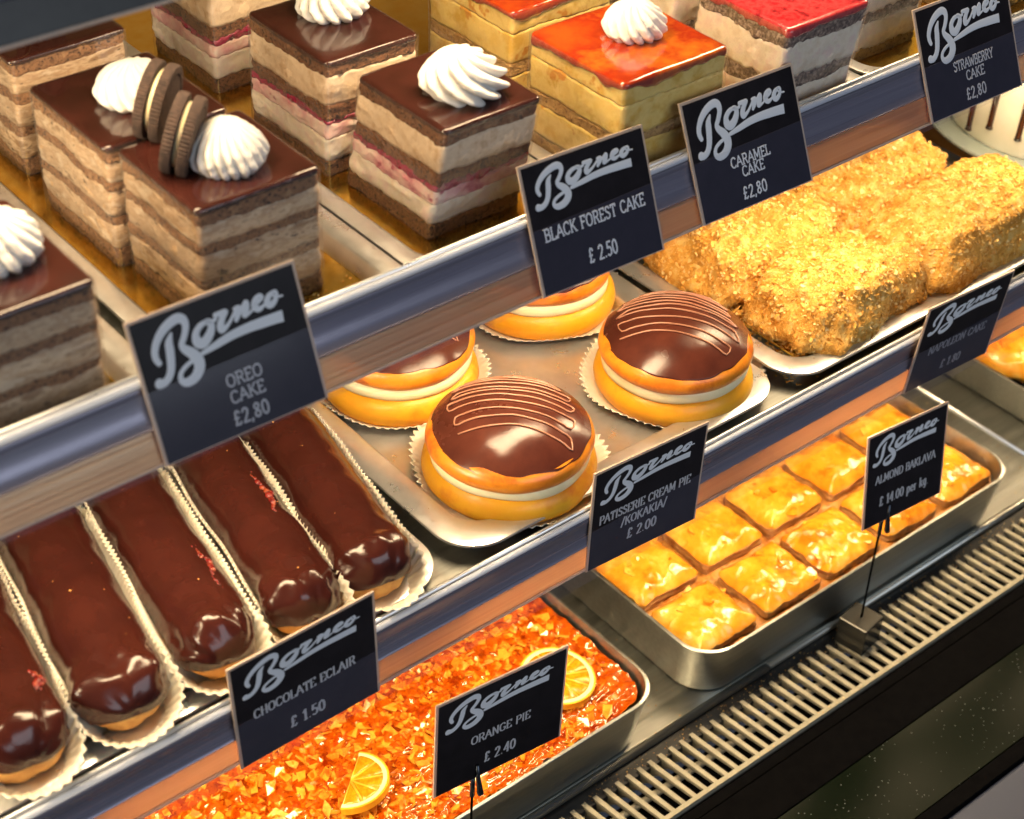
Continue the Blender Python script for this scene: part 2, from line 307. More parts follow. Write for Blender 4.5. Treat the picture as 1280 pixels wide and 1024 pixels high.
# deck
dk = MB().box((X0, .35, -.5), (43.3, 40, 0)); dk.box((43.62, .35, -.5), (X1, 40, -.02)); dk.build('deck', M['brushed'], case, False, .05)
MB().tube([(43.46, .4, .02), (43.46, 40, .02)], .15, 10).build('deck_joint', M['steel'], case)
MB().tube([(X0, .28, -.2), (14.85, .28, -.2)], .26, 14).tube([(15.0, .30, -.2), (X1, .30, -.2)], .26, 14).build('deck_edge', M['brushed'], case)
MB().box((X0, -1.0, -1.4), (X1, .3, -.42)).build('grille_ledge', M['dark_metal'], case, False, .04)
gr = MB(); i = 0; x = X0
while x < X1:
    w_ = .145
    a = [(x-w_, -.95, -.55), (x+w_, -.95, -.55), (x+w_, -.85, -.22), (x-w_, -.85, -.22)]
    prof = [(-.92, -1.3), (-.95, -.5), (-.86, -.3), (-.66, -.24), (-4.1, -.26), (-4.1, -.42), (-.72, -.42), (-.70, -1.3)]
    rows = [[(x + sx*w_ + (-.66-py)*.10, py, pz) for py, pz in prof] for sx in (-1, 1)]
    gr.grid(rows, True, (True, True)); x += .82
gr.box((X0, -4.36, -1.2), (X1, -4.08, -.22))
gr.build('air_grille', M['slat'], case, False)
MB().tube([(X0, -2.2, -1.0), (X1, -2.2, -1.0)], .22, 8).build('grille_rod', M['slat'], case)
MB().box((X0, -4.1, -3.2), (X1, -.6, -3.0)).build('air_duct', M['black'], case, False)
MB().box((X0, -5.2, -3), (X1, -4.5, -.50)).box((X0, -7.9, -3), (X1, -5.28, -.36)).build('front_sill', M['black'], case, False, .05)
MB().box((X0, -12.62, -3), (X1, -7.95, -.34)).build('glass_ledge', M['dusty_glass'], case, False, .03)
MB().box((X0, -13.6, -3), (X1, -12.66, -.30)).build('front_trim', M['black'], case, False, .05)
MB().box((X0, -40, -30), (X1, -13.64, -.6)).build('case_body', M['body'], case, False, .1)
MB().box((X0, 40, -3), (X1, 41, 70)).build('back_panel', M['backwall'], case, False)

# ------------------------------------------------------------------ trays and boards
def shelf_tray(name, label, x0, x1, y0, y1, z, rim=1.1, h=1.1, cr=1.9, group='shallow steel trays on the shelves'):
    cx, cy, a, b = (x0+x1)/2, (y0+y1)/2, (x1-x0)/2, (y1-y0)/2
    t = thing(name, label, 'tray', (cx, cy, z), group=group)
    n = 10; R = []
    for da, hh, rr in ((0, h-.14, cr), (0, h, cr), (-.04, h+.02, cr), (-rim+.1, h-.02, cr*.75), (-rim-.06, h-.12, cr*.7), (-rim-.35, .12, cr*.6), (-rim-.55, .04, cr*.55), (-rim-2, .04, cr*.4)):
        R.append([(x, y, hh) for x, y in rrect(a+da, b+da, rr, n)])
    m = MB().grid(R, True, (False, True)); m.build('pan', M['steel'], t, True, shade=.7)
    return t
def deck_tray(label, x0, x1, y0, y1, h, flare=.45, cr=2.2, z=0.02):
    cx, cy, a, b = (x0+x1)/2, (y0+y1)/2, (x1-x0)/2, (y1-y0)/2
    t = thing('baking_tray', label, 'tray', (cx, cy, z)); n = 12
    R = [[(x, y, hh) for x, y in rrect(a-fl, b-fl, rr, n)] for fl, hh, rr in ((flare+.5, 0, cr*.8), (flare+.12, .1, cr), (flare, .45, cr), (.03, h-.12, cr), (0, h-.03, cr), (.03, h, cr), (.17, h, cr), (.2, h-.04, cr), (flare+.2, .5, cr), (flare+.7, .15, cr))]
    MB().grid(R, True, (True, True)).build('pan', M['brushed'], t, True, shade=.7)
    return t
ZT = 34.22
shelf_tray('cake_tray', 'steel tray at the left edge under the dark chocolate cake with a half seen swirl', -33, -20.2, 2.95, 38, ZT, 1.0, .9)
shelf_tray('cake_tray', 'steel tray with gold board under the cakes topped with sandwich cookies', -19.6, -8.35, 2.95, 38, ZT, 1.0, .9)
shelf_tray('cake_tray', 'steel tray with gold board under the layered cakes with a pink cherry band', -8.2, 1.9, 3.5, 38, ZT, 1.0, .9)
shelf_tray('cake_tray', 'steel tray under the yellow caramel cakes', 2.05, 11.2, 3.2, 38, ZT, .9, .9)
shelf_tray('cake_tray', 'steel tray under the pale strawberry cake beside the caramel cakes', 11.4, 20.6, 3.2, 38, ZT, .9, .9)
shelf_tray('cake_tray', 'steel tray behind the strawberry cake sign', 20.9, 38, 4.0, 38, ZT, .9, .9)
ZM = 20.02
shelf_tray('pastry_tray', 'steel tray holding the chocolate eclairs in pleated paper', -36, -8.5, .95, 34, ZM, 1.2, .55, 2.4)
shelf_tray('pastry_tray', 'steel tray holding the round cream buns with striped chocolate glaze', -7.95, 13.55, .95, 34, ZM, 1.5, 1.0, 2.3)
shelf_tray('pastry_tray', 'narrow view of steel tray with scattered crumbs between buns and crumb slices', 14.1, 40, .95, 34, ZM, 1.3, 1.0, 2.2)
def board(label, x0, x1, y0, y1, z, t=.1, m='gold'):
    o = MB().box((-(x1-x0)/2, -(y1-y0)/2, 0), ((x1-x0)/2, (y1-y0)/2, t)).build('cake_board', M[m], None, False, .02)
    o.location = Vector(((x0+x1)/2, (y0+y1)/2, z))*S; return tag(o, label, 'cake board', 'boards under the cakes')
ZB = 34.36
board('gold foil board under the row of cookie topped cakes', -18.2, -9.8, 4.3, 36, ZB, .14)
board('gold foil board under the row of cherry banded chocolate cakes', -6.9, .6, 5.0, 36, ZB, .14)
board('gold foil board under the row of yellow caramel cakes', 3.1, 10.1, 4.4, 36, ZB, .14)
board('orange gold board under the strawberry cake with ragged bottom', 12.5, 19.5, 3.9+.4, 36, ZB, .14)
board('gold foil board at the left edge under the dark cake', -31.6, -21.5, 4.3, 36, ZB, .14)
board('gold foil board behind the strawberry cake sign', 22.0, 37, 5.2, 36, ZB, .14)

# ------------------------------------------------------------------ layered cakes
def cake_layer(name, m, pts, W, D, lo, hi, rough, bulge, lean, htop, parent, seed, nv=9):
    rows = []
    for j in range(nv+1):
        t = j/nv; row = []
        for (x, y, nx, ny) in pts:
            z = lo(x, y)*(1-t) + hi(x, y)*t
            d = rough*(N(x*1.3+seed, y*1.3, z*2.2) + .8*N(x*4+seed, y*4, z*5)) + .10*N(x*.45+seed*.01, y*.45, z*.3+lean[0]) + bulge*(1-(2*t-1)**2)
            q = z/htop; row.append((x + nx*d + lean[0]*q, y + ny*d + lean[1]*q, z))
        rows.append(row)
    return MB().grid(rows, True, (True, True)).build(name, m, parent)
def glaze_top(m, pts, lo, th, drip, lean, htop, parent, seed, wobble=.06):
    rows = []; h = lambda x, y, nx, ny: lo(x, y)
    for k, (off, f) in enumerate(((-.02, 0), (.05, .0), (.08, .3), (.07, .6), (.02, .86), (-.08, .98), (-.22, 1.0))):
        row = []
        for (x, y, nx, ny) in pts:
            dd = drip*max(0, N(x*1.1+seed, y*1.1, 3.3)+.15) + wobble*N(x*2.2+seed, y*2.2, 9)
            z0 = lo(x, y) - dd; zt = htop + .03*N((x-nx*.22)*.5, (y-ny*.22)*.5, seed); z = z0 + (zt-z0)*f
            row.append((x + nx*off + lean[0]*z/htop, y + ny*off + lean[1]*z/htop, z))
        rows.append(row)
    for s in (.9, .75, .55, .3, .1):
        rows.append([((x-nx*.22)*s + lean[0], (y-ny*.22)*s + lean[1], htop + .03*N((x-nx*.22)*s*.5, (y-ny*.22)*s*.5, seed)) for (x, y, nx, ny) in pts])
    return MB().grid(rows, True, (False, True)).build('glaze', m, parent)
RECIPES = {
 'cookie': ([('sponge_layer', 'cookie_sponge', .8, .08, .02), ('cream_layer', 'cookie_cream', 1.05, .05, .05), ('sponge_layer', 'cookie_sponge', .42, .08, 0), ('cream_layer', 'cookie_cream', 1.05, .05, .05), ('sponge_layer', 'cookie_sponge', .42, .08, 0), ('cream_layer', 'cookie_cream', .85, .05, .03), ('sponge_layer', 'cookie_sponge', .5, .08, 0)], 'choc_glaze', .28, .08),
 'cherry': ([('sponge_layer', 'choc_sponge', .68, .09, 0), ('cream_layer', 'white_cream', .95, .08, .06), ('pink_layer', 'pink_cream', .60, .08, .05), ('cherry_layer', 'cherry', .26, .13, .04), ('sponge_layer', 'choc_sponge', .55, .09, 0), ('cream_layer', 'mocha_cream', 1.25, .07, .07), ('sponge_layer', 'choc_sponge', .5, .09, 0)], 'choc_glaze', .28, .10),
 'caramel': ([('sponge_layer', 'tan_sponge', .8, .05, 0), ('cream_layer', 'yellow_cream', 1.5, .03, .03), ('sponge_layer', 'tan_sponge', .5, .05, 0), ('cream_layer', 'yellow_cream', 1.5, .03, .03), ('cream_layer', 'yellow_cream', .8, .03, .0)], 'caramel_glaze', .28, .42),
 'berry': ([('sponge_layer', 'tan_sponge', .55, .07, 0), ('cream_layer', 'white_cream', 1.55, .06, .05), ('sponge_layer', 'dark_crumb', .65, .06, 0), ('cream_layer', 'white_cream', 1.6, .06, .05), ('sponge_layer', 'dark_crumb', .55, .07, 0)], 'berry_glaze', .35, .3),
 'pistachio': ([('sponge_layer', 'tan_sponge', .6, .06, 0), ('cream_layer', 'pistachio_cream', 1.6, .05, .04), ('sponge_layer', 'tan_sponge', .5, .05, 0), ('cream_layer', 'pistachio_cream', 1.2, .05, .04)], 'pistachio_cream', .3, .1),
}
def cake(kind, label, x0, x1, y0, y1, ztop, lean=(0, 0), seed=1, wrap=True, wave=.12):
    layers, gl, gth, drip = RECIPES[kind]
    z0 = ZB + .15; H = ztop - z0; W, D = x1-x0, y1-y0
    t = thing('layer_cake', label, 'cake', ((x0+x1)/2-lean[0], (y0+y1)/2-lean[1], z0), group='layer cakes on the top shelf')
    pts = outline(W/2, D/2, .26); tot = sum(l[2] for l in layers); k = (H-gth)/tot
    zb = 0; fn = lambda x, y: 0.0
    lo = fn
    for i, (nm, mk, th, rough, bulge) in enumerate(layers):
        zt = zb + th*k
        last = i == len(layers)-1; wv = .05 if last else wave*(2.2 if nm == 'cherry_layer' else 1)
        hi = (lambda zt, wv, i: (lambda x, y: zt + wv*(N(x*.4+seed*3.1, y*.4, i*2.7) + .55*N(x*2.4+seed, y*2.4, i*1.3) + .45*N(x*6+seed, y*6, i*1.7))))(zt, wv, i)
        cake_layer(nm, M[mk], pts, W, D, lo, hi, rough, bulge, lean, H, t, seed*7.7+i)
        lo = hi; zb = zt
    glaze_top(M[gl], pts, lo, gth, drip, lean, H, t, seed)
    if wrap:
        rows = []; pw = outline(W/2+.10, D/2+.10, .22, .35)
        for z in (0.0, H*.33, H*.66, H*.99):
            rows.append([(x + nx*.03*N(x, y, z+seed) + lean[0]*z/H, y + ny*.03*N(x, y, z+seed) + lean[1]*z/H, z) for x, y, nx, ny in pw])
        MB().grid(rows, True).build('acetate_wrap', M['acetate'], t)
    return t
cA = cake('cookie', 'chocolate cake with sandwich cookie and finely ridged swirl, above the leftmost sign', -17.0, -11.35, 6.4, 12.3, 40.3, seed=2)
cB = cake('cookie', 'cookie topped chocolate cake with swirl, just behind the front cookie cake', -17.4, -11.7, 12.75, 19.2, 40.3, seed=3)
cC = cake('cookie', 'dim chocolate cake at the back under the dark upper shelf edge', -17.0, -11.4, 21.8, 27.6, 40.3, seed=4)
cD = cake('cookie', 'large dark chocolate cake cut off by the left edge of the photo', -28.4, -22.4, 4.6, 11.6, 40.3, seed=5)
cE = cake('cherry', 'layered cake with pink cherry band and tall twisted white swirl, front of its row', -5.3, -.1, 5.95, 12.1, 40.1, (.35, -.7), seed=6)
cF = cake('cherry', 'layered cherry cake directly behind the front cherry banded cake', -6.0, -1.0, 13.6, 19.9, 40.3, (.1, -.1), seed=7)
cG = cake('cherry', 'rearmost cherry cake half hidden by the upper shelf', -5.9, -.6, 23.5, 29.5, 40.3, seed=8)
cH = cake('caramel', 'yellow caramel cake with glossy red amber top and white swirl, front of its row', 3.25, 9.6, 4.3, 10.7, 40.3, seed=9)
cI = cake('caramel', 'yellow caramel cake with bare amber top, behind the one with a swirl', 3.85, 10.1, 12.7, 19.1, 40.3, seed=10)
cJ = cake('berry', 'pale strawberry cake with red jelly top between the caramel and strawberry signs', 13.1, 18.6, 3.75, 9.5, 40.3, (.6, -.35), seed=11, wave=.2)
cK = cake('berry', 'pale strawberry cake partly seen behind the front strawberry cake', 13.0, 18.4, 11.2, 17, 40.3, seed=12, wave=.2)
cL = cake('berry', 'pale pink cake just left of the strawberry cake sign at the top edge', 22.3, 27.2, 7.0, 13, 39.6, seed=13, wave=.2)
cM = cake('pistachio', 'yellow green cake right of the strawberry cake sign at the top edge', 31.2, 36.5, 6.5, 12, 39.0, seed=14, wave=.15)

def swirl(label, x, y, z, R, H, n, twist, depth, sharp=1.0, tilt=(0, 0), seed=0, steps=40, prof=1.0):
    nt_ = n*12; rows = []
    for j in range(steps+1):
        h = j/steps
        # tucked-in foot, round belly, then a dome that closes to a small tip
        if h < .24: rad = R*(.80 + .20*math.sin(h/.24*PI/2))
        else: rad = R*max(0, 1-((h-.24)/.76)**1.75)**.72
        rad = max(rad, .015 + .10*(1-h))
        row = []
        for i in range(nt_):
            a = 2*PI*i/nt_; ph = n*(a + twist*h*prof)
            rid = abs(math.sin(ph/2))**sharp
            g = depth*(1-.25*h)*(rid-.72) + .09*N(math.cos(a)*1.5+seed, math.sin(a)*1.5, h*2) + .05*N(math.cos(a)*5+seed, math.sin(a)*5, h*7)
            r = rad*(1+g)
            zz = H*h + .08*(rid-.6)*math.sin(h*PI)
            row.append((r*math.cos(a) + tilt[0]*h*h, r*math.sin(a) + tilt[1]*h*h, zz))
        rows.append(row)
    o = MB().grid(rows, True, (True, True)).build('cream_swirl', M['meringue'])
    o.location = Vector((x, y, z))*S
    return tag(o, label, 'cream swirl', 'cream swirls on the cakes')
swirl('finely ridged white swirl beside the front sandwich cookie', -14.15, 8.75, 40.3, 1.62, 2.0, 22, .4, .2, .7, (.1, .1), 1)
swirl('dim greenish white swirl with coarse folds beside the rear sandwich cookie', -14.3, 15.6, 40.3, 1.66, 1.8, 14, .9, .26, .7, (0, 0), 2)
swirl('big bright white swirl with deep twisted ridges on the cherry banded cake', -2.5, 8.2, 40.1, 1.74, 2.15, 9, 2.1, .46, .7, (-.25, .15), 3)
swirl('white swirl cut off by the top edge on the second cherry cake', -2.9, 17.6, 40.3, 1.62, 1.8, 14, .8, .3, .7, (0, 0), 4)
swirl('white swirl on the glossy amber caramel top', 6.95, 7.75, 40.3, 1.42, 1.75, 14, 1.0, .28, .7, (0, 0), 5)
swirl('half seen white swirl at the left edge of the photo', -24.45, 8.0, 40.3, 1.7, 2.0, 15, .7, .26, .7, (0, 0), 6)

def cookie(label, x, y, z, yaw, lean):
    t = thing('sandwich_cookie', label, 'cookie', (x, y, z), (0, lean, yaw), 'sandwich cookies on the cakes')
    r = 1.62; n = 186
    def wafer(xa, xb, face):
        rows = []; sg = 1 if xb > xa else -1
        for xx, rr, k in ((xa, r-.12, 0), (xa+.03*sg, r-.02, 1), (xa+.14*sg, r, 1), ((xb-.12*sg), r, 1), (xb-.02*sg, r-.04, 1), (xb, r-.12, 0), (xb, r-.32, 0), (xb-.07*sg, r-.36, 0), (xb-.07*sg, r-.8, 0), (xb, r-.85, 0)):
            rows.append([(xx + (.05*sg if k == 0 and rr < r-.9 else 0), (rr + (.035 if (i % 3 == 0 and k) else -.02*k))*math.cos(2*PI*i/n), (rr + (.035 if (i % 3 == 0 and k) else -.02*k))*math.sin(2*PI*i/n)) for i in range(n)])
        for rr in (1.2, 1.05, .8, .3):
            rows.append([(xb - .03*sg*(.5+.5*math.cos(12*2*PI*i/n))*(1 if rr > .9 else .3), rr*math.cos(2*PI*i/n), rr*math.sin(2*PI*i/n)) for i in range(n)])
        return MB().grid(rows, True, (True, True))
    wafer(.10, .56, 1).build('wafer', M['cookie'], t, True, shade=.6); wafer(-.10, -.56, 1).build('wafer', M['cookie'], t, True, shade=.6)
    rows = [[(xx, rr*math.cos(2*PI*i/48), rr*math.sin(2*PI*i/48)) for i in range(48)] for xx, rr in ((-.12, r-.36), (-.06, r-.28), (.06, r-.28), (.12, r-.36))]
    MB().grid(rows, True, (True, True)).build('filling', M['custard'], t)
    return t
cookie('dark sandwich cookie standing beside the finely ridged front swirl', -15.45, 9.7, 41.6, -.78, .24)
cookie('dark sandwich cookie standing behind the front one beside the rear swirl', -14.9, 12.6, 41.65, -.85, .20)
cookie('dim sandwich cookie on the back chocolate cake under the upper shelf', -14.6, 23.6, 41.7, -.9, .1)

# ------------------------------------------------------------------ price signs: stroke lettering
G = {
'A': (.72, [[(0, 0), (.36, 1), (.72, 0)], [(.14, .36), (.58, .36)]]), 'B': (.62, [[(.1, 0), (.1, 1), (.42, 1), (.54, .88), (.54, .64), (.42, .53), (.1, .53)], [(.42, .53), (.6, .42), (.6, .12), (.46, 0), (.1, 0)]]),
'C': (.66, [[(.62, .82), (.5, .97), (.34, 1), (.14, .9), (.05, .68), (.05, .32), (.14, .1), (.34, 0), (.5, .03), (.63, .18)]]),
'D': (.7, [[(.1, 0), (.1, 1), (.36, 1), (.56, .9), (.66, .66), (.66, .34), (.56, .1), (.36, 0), (.1, 0)]]),
'E': (.58, [[(.55, .82), (.55, 1), (.1, 1), (.1, 0), (.56, 0), (.56, .18)], [(.1, .52), (.42, .52)]]), 'F': (.55, [[(.54, .82), (.54, 1), (.1, 1), (.1, 0)], [(.1, .52), (.42, .52)]]),
'G': (.7, [[(.62, .82), (.5, .97), (.34, 1), (.14, .9), (.05, .68), (.05, .32), (.14, .1), (.34, 0), (.52, .04), (.64, .16), (.64, .42), (.42, .42)]]),
'H': (.7, [[(.1, 0), (.1, 1)], [(.6, 0), (.6, 1)], [(.1, .52), (.6, .52)]]), 'I': (.26, [[(.13, 0), (.13, 1)]]), 'K': (.68, [[(.1, 0), (.1, 1)], [(.6, 1), (.1, .42)], [(.26, .58), (.64, 0)]]),
'L': (.56, [[(.1, 1), (.1, 0), (.54, 0), (.54, .2)]]), 'M': (.86, [[(.1, 0), (.1, 1), (.43, .2), (.76, 1), (.76, 0)]]), 'N': (.74, [[(.1, 0), (.1, 1), (.64, 0), (.64, 1)]]),
'O': (.74, [[(.37, 1), (.17, .92), (.05, .7), (.05, .3), (.17, .08), (.37, 0), (.57, .08), (.69, .3), (.69, .7), (.57, .92), (.37, 1)]]),
'P': (.6, [[(.1, 0), (.1, 1), (.42, 1), (.56, .88), (.56, .6), (.42, .47), (.1, .47)]]), 'R': (.66, [[(.1, 0), (.1, 1), (.42, 1), (.56, .88), (.56, .62), (.42, .5), (.1, .5)], [(.36, .5), (.62, 0)]]),
'S': (.56, [[(.5, .82), (.4, .97), (.26, 1), (.1, .9), (.07, .74), (.18, .58), (.4, .46), (.52, .3), (.48, .1), (.3, 0), (.14, .03), (.05, .18)]]),
'T': (.62, [[(.04, .82), (.04, 1), (.58, 1), (.58, .82)], [(.31, 1), (.31, 0)]]), 'V': (.7, [[(0, 1), (.35, 0), (.7, 1)]]), 'W': (.96, [[(0, 1), (.24, 0), (.48, .8), (.72, 0), (.96, 1)]]),
'Y': (.68, [[(0, 1), (.34, .48), (.68, 1)], [(.34, .48), (.34, 0)]]), '/': (.4, [[(.02, -.1), (.38, 1.05)]]), '.': (.22, [[(.09, .02), (.13, .03)]]), ',': (.22, [[(.13, .05), (.06, -.16)]]),
'0': (.6, [[(.3, 1), (.14, .9), (.06, .66), (.06, .34), (.14, .1), (.3, 0), (.46, .1), (.54, .34), (.54, .66), (.46, .9), (.3, 1)]]), '1': (.44, [[(.08, .8), (.26, 1), (.26, 0)], [(.1, 0), (.42, 0)]]),
'2': (.56, [[(.07, .78), (.14, .94), (.28, 1), (.44, .93), (.5, .76), (.44, .56), (.06, 0), (.54, 0)]]), '4': (.6, [[(.44, 0), (.44, 1), (.04, .3), (.58, .3)]]), '5': (.56, [[(.48, 1), (.12, 1), (.09, .56), (.28, .62), (.46, .53), (.52, .32), (.46, .1), (.28, 0), (.06, .1)]]),
'8': (.58, [[(.29, 1), (.13, .92), (.1, .74), (.29, .54), (.48, .34), (.5, .14), (.29, 0), (.08, .14), (.1, .34), (.29, .54), (.48, .74), (.45, .92), (.29, 1)]]),
'£': (.6, [[(.5, .82), (.42, .97), (.28, 1), (.18, .88), (.18, .6), (.2, .3), (.08, .02), (.2, .06), (.4, 0), (.54, .14)], [(.06, .5), (.4, .5)]]),
'p': (.54, [[(.1, -.3), (.1, .64)], [(.1, .5), (.28, .66), (.44, .56), (.48, .32), (.42, .08), (.28, 0), (.1, .1)]]), 'e': (.5, [[(.06, .34), (.44, .36), (.4, .58), (.26, .66), (.1, .56), (.05, .3), (.14, .06), (.3, 0), (.44, .12)]]),
'r': (.38, [[(.1, 0), (.1, .64)], [(.1, .46), (.22, .62), (.36, .62)]]), 'k': (.52, [[(.1, 0), (.1, 1)], [(.44, .64), (.1, .3)], [(.22, .4), (.48, 0)]]),
'g': (.5, [[(.42, .64), (.42, -.14), (.3, -.3), (.1, -.24)], [(.42, .5), (.28, .66), (.1, .54), (.06, .32), (.12, .08), (.28, 0), (.42, .12)]]), ' ': (.34, []),
}
SERIF = {'A': [(0, 0), (.72, 0)], 'B': [(.06, 0), (.06, 1)], 'D': [(.06, 0), (.06, 1)], 'E': [(.08, 0), (.08, 1)], 'F': [(.1, 0), (.08, 1)], 'H': [(.1, 0), (.1, 1), (.6, 0), (.6, 1)], 'I': [(.13, 0), (.13, 1)], 'K': [(.1, 0), (.1, 1), (.6, 1), (.64, 0)], 'L': [(.1, 1), (.08, 0)], 'M': [(.1, 0), (.08, 1), (.76, 0), (.78, 1)], 'N': [(.1, 0), (.08, 1), (.64, 1)], 'P': [(.1, 0), (.08, 1)], 'R': [(.1, 0), (.08, 1), (.64, 0)], 'T': [(.31, 0)], 'V': [(0, 1), (.7, 1)], 'W': [(0, 1), (.96, 1)], 'Y': [(0, 1), (.68, 1), (.34, 0)], 'p': [(.1, -.3)], 'r': [(.1, 0)], 'k': [(.1, 0), (.1, 1)], '1': []}
def text_width(s, gap=.12): return sum(G[c][0]+gap for c in s)-gap
def lettering(s, width, cx, cz, h, mono):
    # strokes in the sign's own plane: x along, z up, y = -out
    m = MB(); k = width/text_width(s); x = cx-width/2; e = 0
    for c in s:
        gw, st = G[c]
        for pl in st:
            pts = [(x+p[0]*k, cz+(p[1]-.5)*h) for p in pl]
            for a, b in zip(pts, pts[1:]):
                d = math.dist(a, b) or 1; vert = abs(b[1]-a[1])/d
                wd = h*(.075 if mono else (.04 + .055*vert)); e += 1
                off = -.012 - .0006*(e % 5)
                ux, uz = (b[0]-a[0])/d*wd*.5, (b[1]-a[1])/d*wd*.5
                m.tube([(a[0]-ux, off, a[1]-uz), (b[0]+ux, off, b[1]+uz)], wd, 6, .012/wd, up=(0, 1, 0))
        for (sx, sz) in SERIF.get(c, []):
            e += 1; wd = h*(.05 if mono else .03); L = (.13 if mono else .11)*k
            m.tube([(x+sx*k-L, -.012-.0006*(e % 5), cz+(sz-.5)*h), (x+sx*k+L, -.012-.0006*(e % 5), cz+(sz-.5)*h)], wd, 6, .012/wd, up=(0, 1, 0))
        x += (gw+.12)*k
    return m
LOGO = [
 [(150, 815, 22), (124, 760, 26), (116, 690, 28), (132, 600, 30), (170, 510, 34), (225, 435, 37), (290, 386, 38), (335, 395, 36), (358, 440, 30), (360, 500, 27), (345, 580, 25), (328, 645, 25), (350, 695, 32), (410, 748, 42), (455, 820, 46), (464, 900, 44), (430, 985, 40), (365, 1030, 34), (318, 1000, 24), (318, 930, 19), (360, 865, 18), (412, 818, 16)],
 [(246, 525, 10), (228, 610, 30), (234, 700, 34), (240, 800, 33), (238, 890, 31), (218, 965, 30), (182, 1010, 32), (142, 1012, 40)],
 [(540, 440, 16), (478, 480, 24), (440, 560, 29), (455, 640, 40), (500, 655, 40), (545, 590, 36), (566, 510, 30), (556, 450, 24), (520, 440, 14), (545, 468, 12), (600, 430, 16)],
 [(596, 392, 20), (640, 378, 22), (686, 362, 18), (655, 430, 26), (640, 500, 30), (652, 545, 27), (700, 500, 16), (740, 420, 13), (772, 348, 18)],
 [(752, 345, 14), (792, 345, 26), (782, 410, 25), (768, 465, 16)],
 [(775, 440, 10), (810, 360, 14), (850, 288, 20), (852, 350, 28), (838, 418, 24), (875, 405, 12), (915, 360, 10)],
 [(905, 335, 12), (955, 300, 14), (985, 255, 14), (962, 234, 16), (928, 280, 26), (925, 345, 30), (962, 372, 22), (1010, 325, 11)],
 [(1072, 215, 16), (1038, 255, 24), (1026, 315, 28), (1055, 345, 26), (1090, 305, 22), (1106, 245, 16), (1092, 206, 14), (1062, 225, 10), (1100, 262, 10), (1155, 258, 8)],
 [(490, 758, 18), (600, 690, 28), (720, 615, 34), (850, 556, 38), (980, 514, 42), (1090, 482, 44), (1158, 465, 46)],
]
def spline(pts, n=6):
    out = []
    for i in range(len(pts)-1):
        p0, p1, p2, p3 = pts[max(i-1, 0)], pts[i], pts[i+1], pts[min(i+2, len(pts)-1)]
        for k in range(n):
            t = k/n; out.append(tuple(.5*(2*b + (c-a)*t + (2*a-5*b+4*c-d)*t*t + (3*b-a-3*c+d)*t**3) for a, b, c, d in zip(p0, p1, p2, p3)))
    out.append(pts[-1]); return out
def logo(W, H, squash=1.0):
    m = MB(); o = (-79, 413); ax = (1316, -466); ay = (281, 1420); det = ax[0]*ay[1]-ax[1]*ay[0]
    for e, st in enumerate(LOGO):
        q = []
        for x, y, r in spline(st):
            dx, dy = x-o[0], y-o[1]; u = (dx*ay[1]-dy*ay[0])/det; v = (ax[0]*dy-ax[1]*dx)/det
            q.append((-W/2+u*W, -.013-.0012*(e % 4), H-v*H*squash - (.0 if squash == 1 else .01*H), r/1396*W*(1 if squash == 1 else .82)))
        pth = [p[:3] for p in q]; rr = [p[3] for p in q]
        a, b = Vector(pth[0]), Vector(pth[1]); d = (a-b).normalized()
        pth = [tuple(a+d*rr[0]*.8), tuple(a+d*rr[0]*.5)] + pth; rr = [rr[0]*.3, rr[0]*.8] + rr
        if e != 8:
            a, b = Vector(pth[-1]), Vector(pth[-2]); d = (a-b).normalized()
            pth += [tuple(a+d*rr[-1]*.5), tuple(a+d*rr[-1]*.8)]; rr += [rr[-1]*.8, rr[-1]*.3]
        rows = []
        for i, p in enumerate(pth):
            p = Vector(p); t = (Vector(pth[min(i+1, len(pth)-1)])-Vector(pth[max(i-1, 0)])).normalized(); sd = Vector((-t.z, 0, t.x)); r = rr[i]
            rows.append([tuple(p+sd*r), tuple(p+sd*r*.5+Vector((0, -.006, 0))), tuple(p-sd*r*.5+Vector((0, -.006, 0))), tuple(p-sd*r), tuple(p+Vector((0, .01, 0)))])
        m.grid(rows, True, (True, True))
    return m
def sign(label, pos, rot, W, H, lines, ink, mono=True, squash=1.0):
    # lines: (text, centre u, centre v from the top, width fraction, letter height fraction, part name)
    yaw, lean, roll = [math.radians(a) for a in rot]
    t = thing('price_sign', label, 'sign', pos, group='black price signs along the shelves')
    t.rotation_euler = (Matrix.Rotation(yaw, 3, 'Z') @ Matrix.Rotation(lean, 3, 'X') @ Matrix.Rotation(roll, 3, 'Y')).to_euler()
    MB().box((-W/2-.14, .02, -.06), (W/2+.14, .12, H+.14)).build('holder', M['holder'], t, False, .02)
    MB().box((-W/2, -.01, 0), (W/2, .015, H)).build('card', M['card'], t, False)
    logo(W, H, squash).build('logo', M['ink'], t, False)
    for s, u, v, wf, hf, nm in lines:
        lettering(s, wf*W, (u-.5)*W, H*(1-v), hf*H, mono).build(nm, M[ink], t, False)
    return t
def rail_pos(x, y, z, dy, dz, out): return (x, y-dz*out, z+dy*out)
L = (.404, .915)
sign('black sign reading OREO CAKE and £2,80', rail_pos(-18.45, 1.44, 33.48, *L, .28), (-.9, -21.5, .1), 7.0, 5.55, [('OREO', .555, .615, .22, .085, 'caption'), ('CAKE', .55, .735, .21, .085, 'caption'), ('£2,80', .54, .885, .22, .10, 'price')], 'ink_dim')
sign('black sign reading BLACK FOREST CAKE and £ 2.50', rail_pos(-.1, 1.4, 33.44, *L, .28), (2.4, -24, 3.3), 7.0, 5.55, [('BLACK FOREST CAKE', .5, .55, .84, .095, 'caption'), ('£ 2.50', .51, .828, .24, .11, 'price')], 'ink', True, .7)
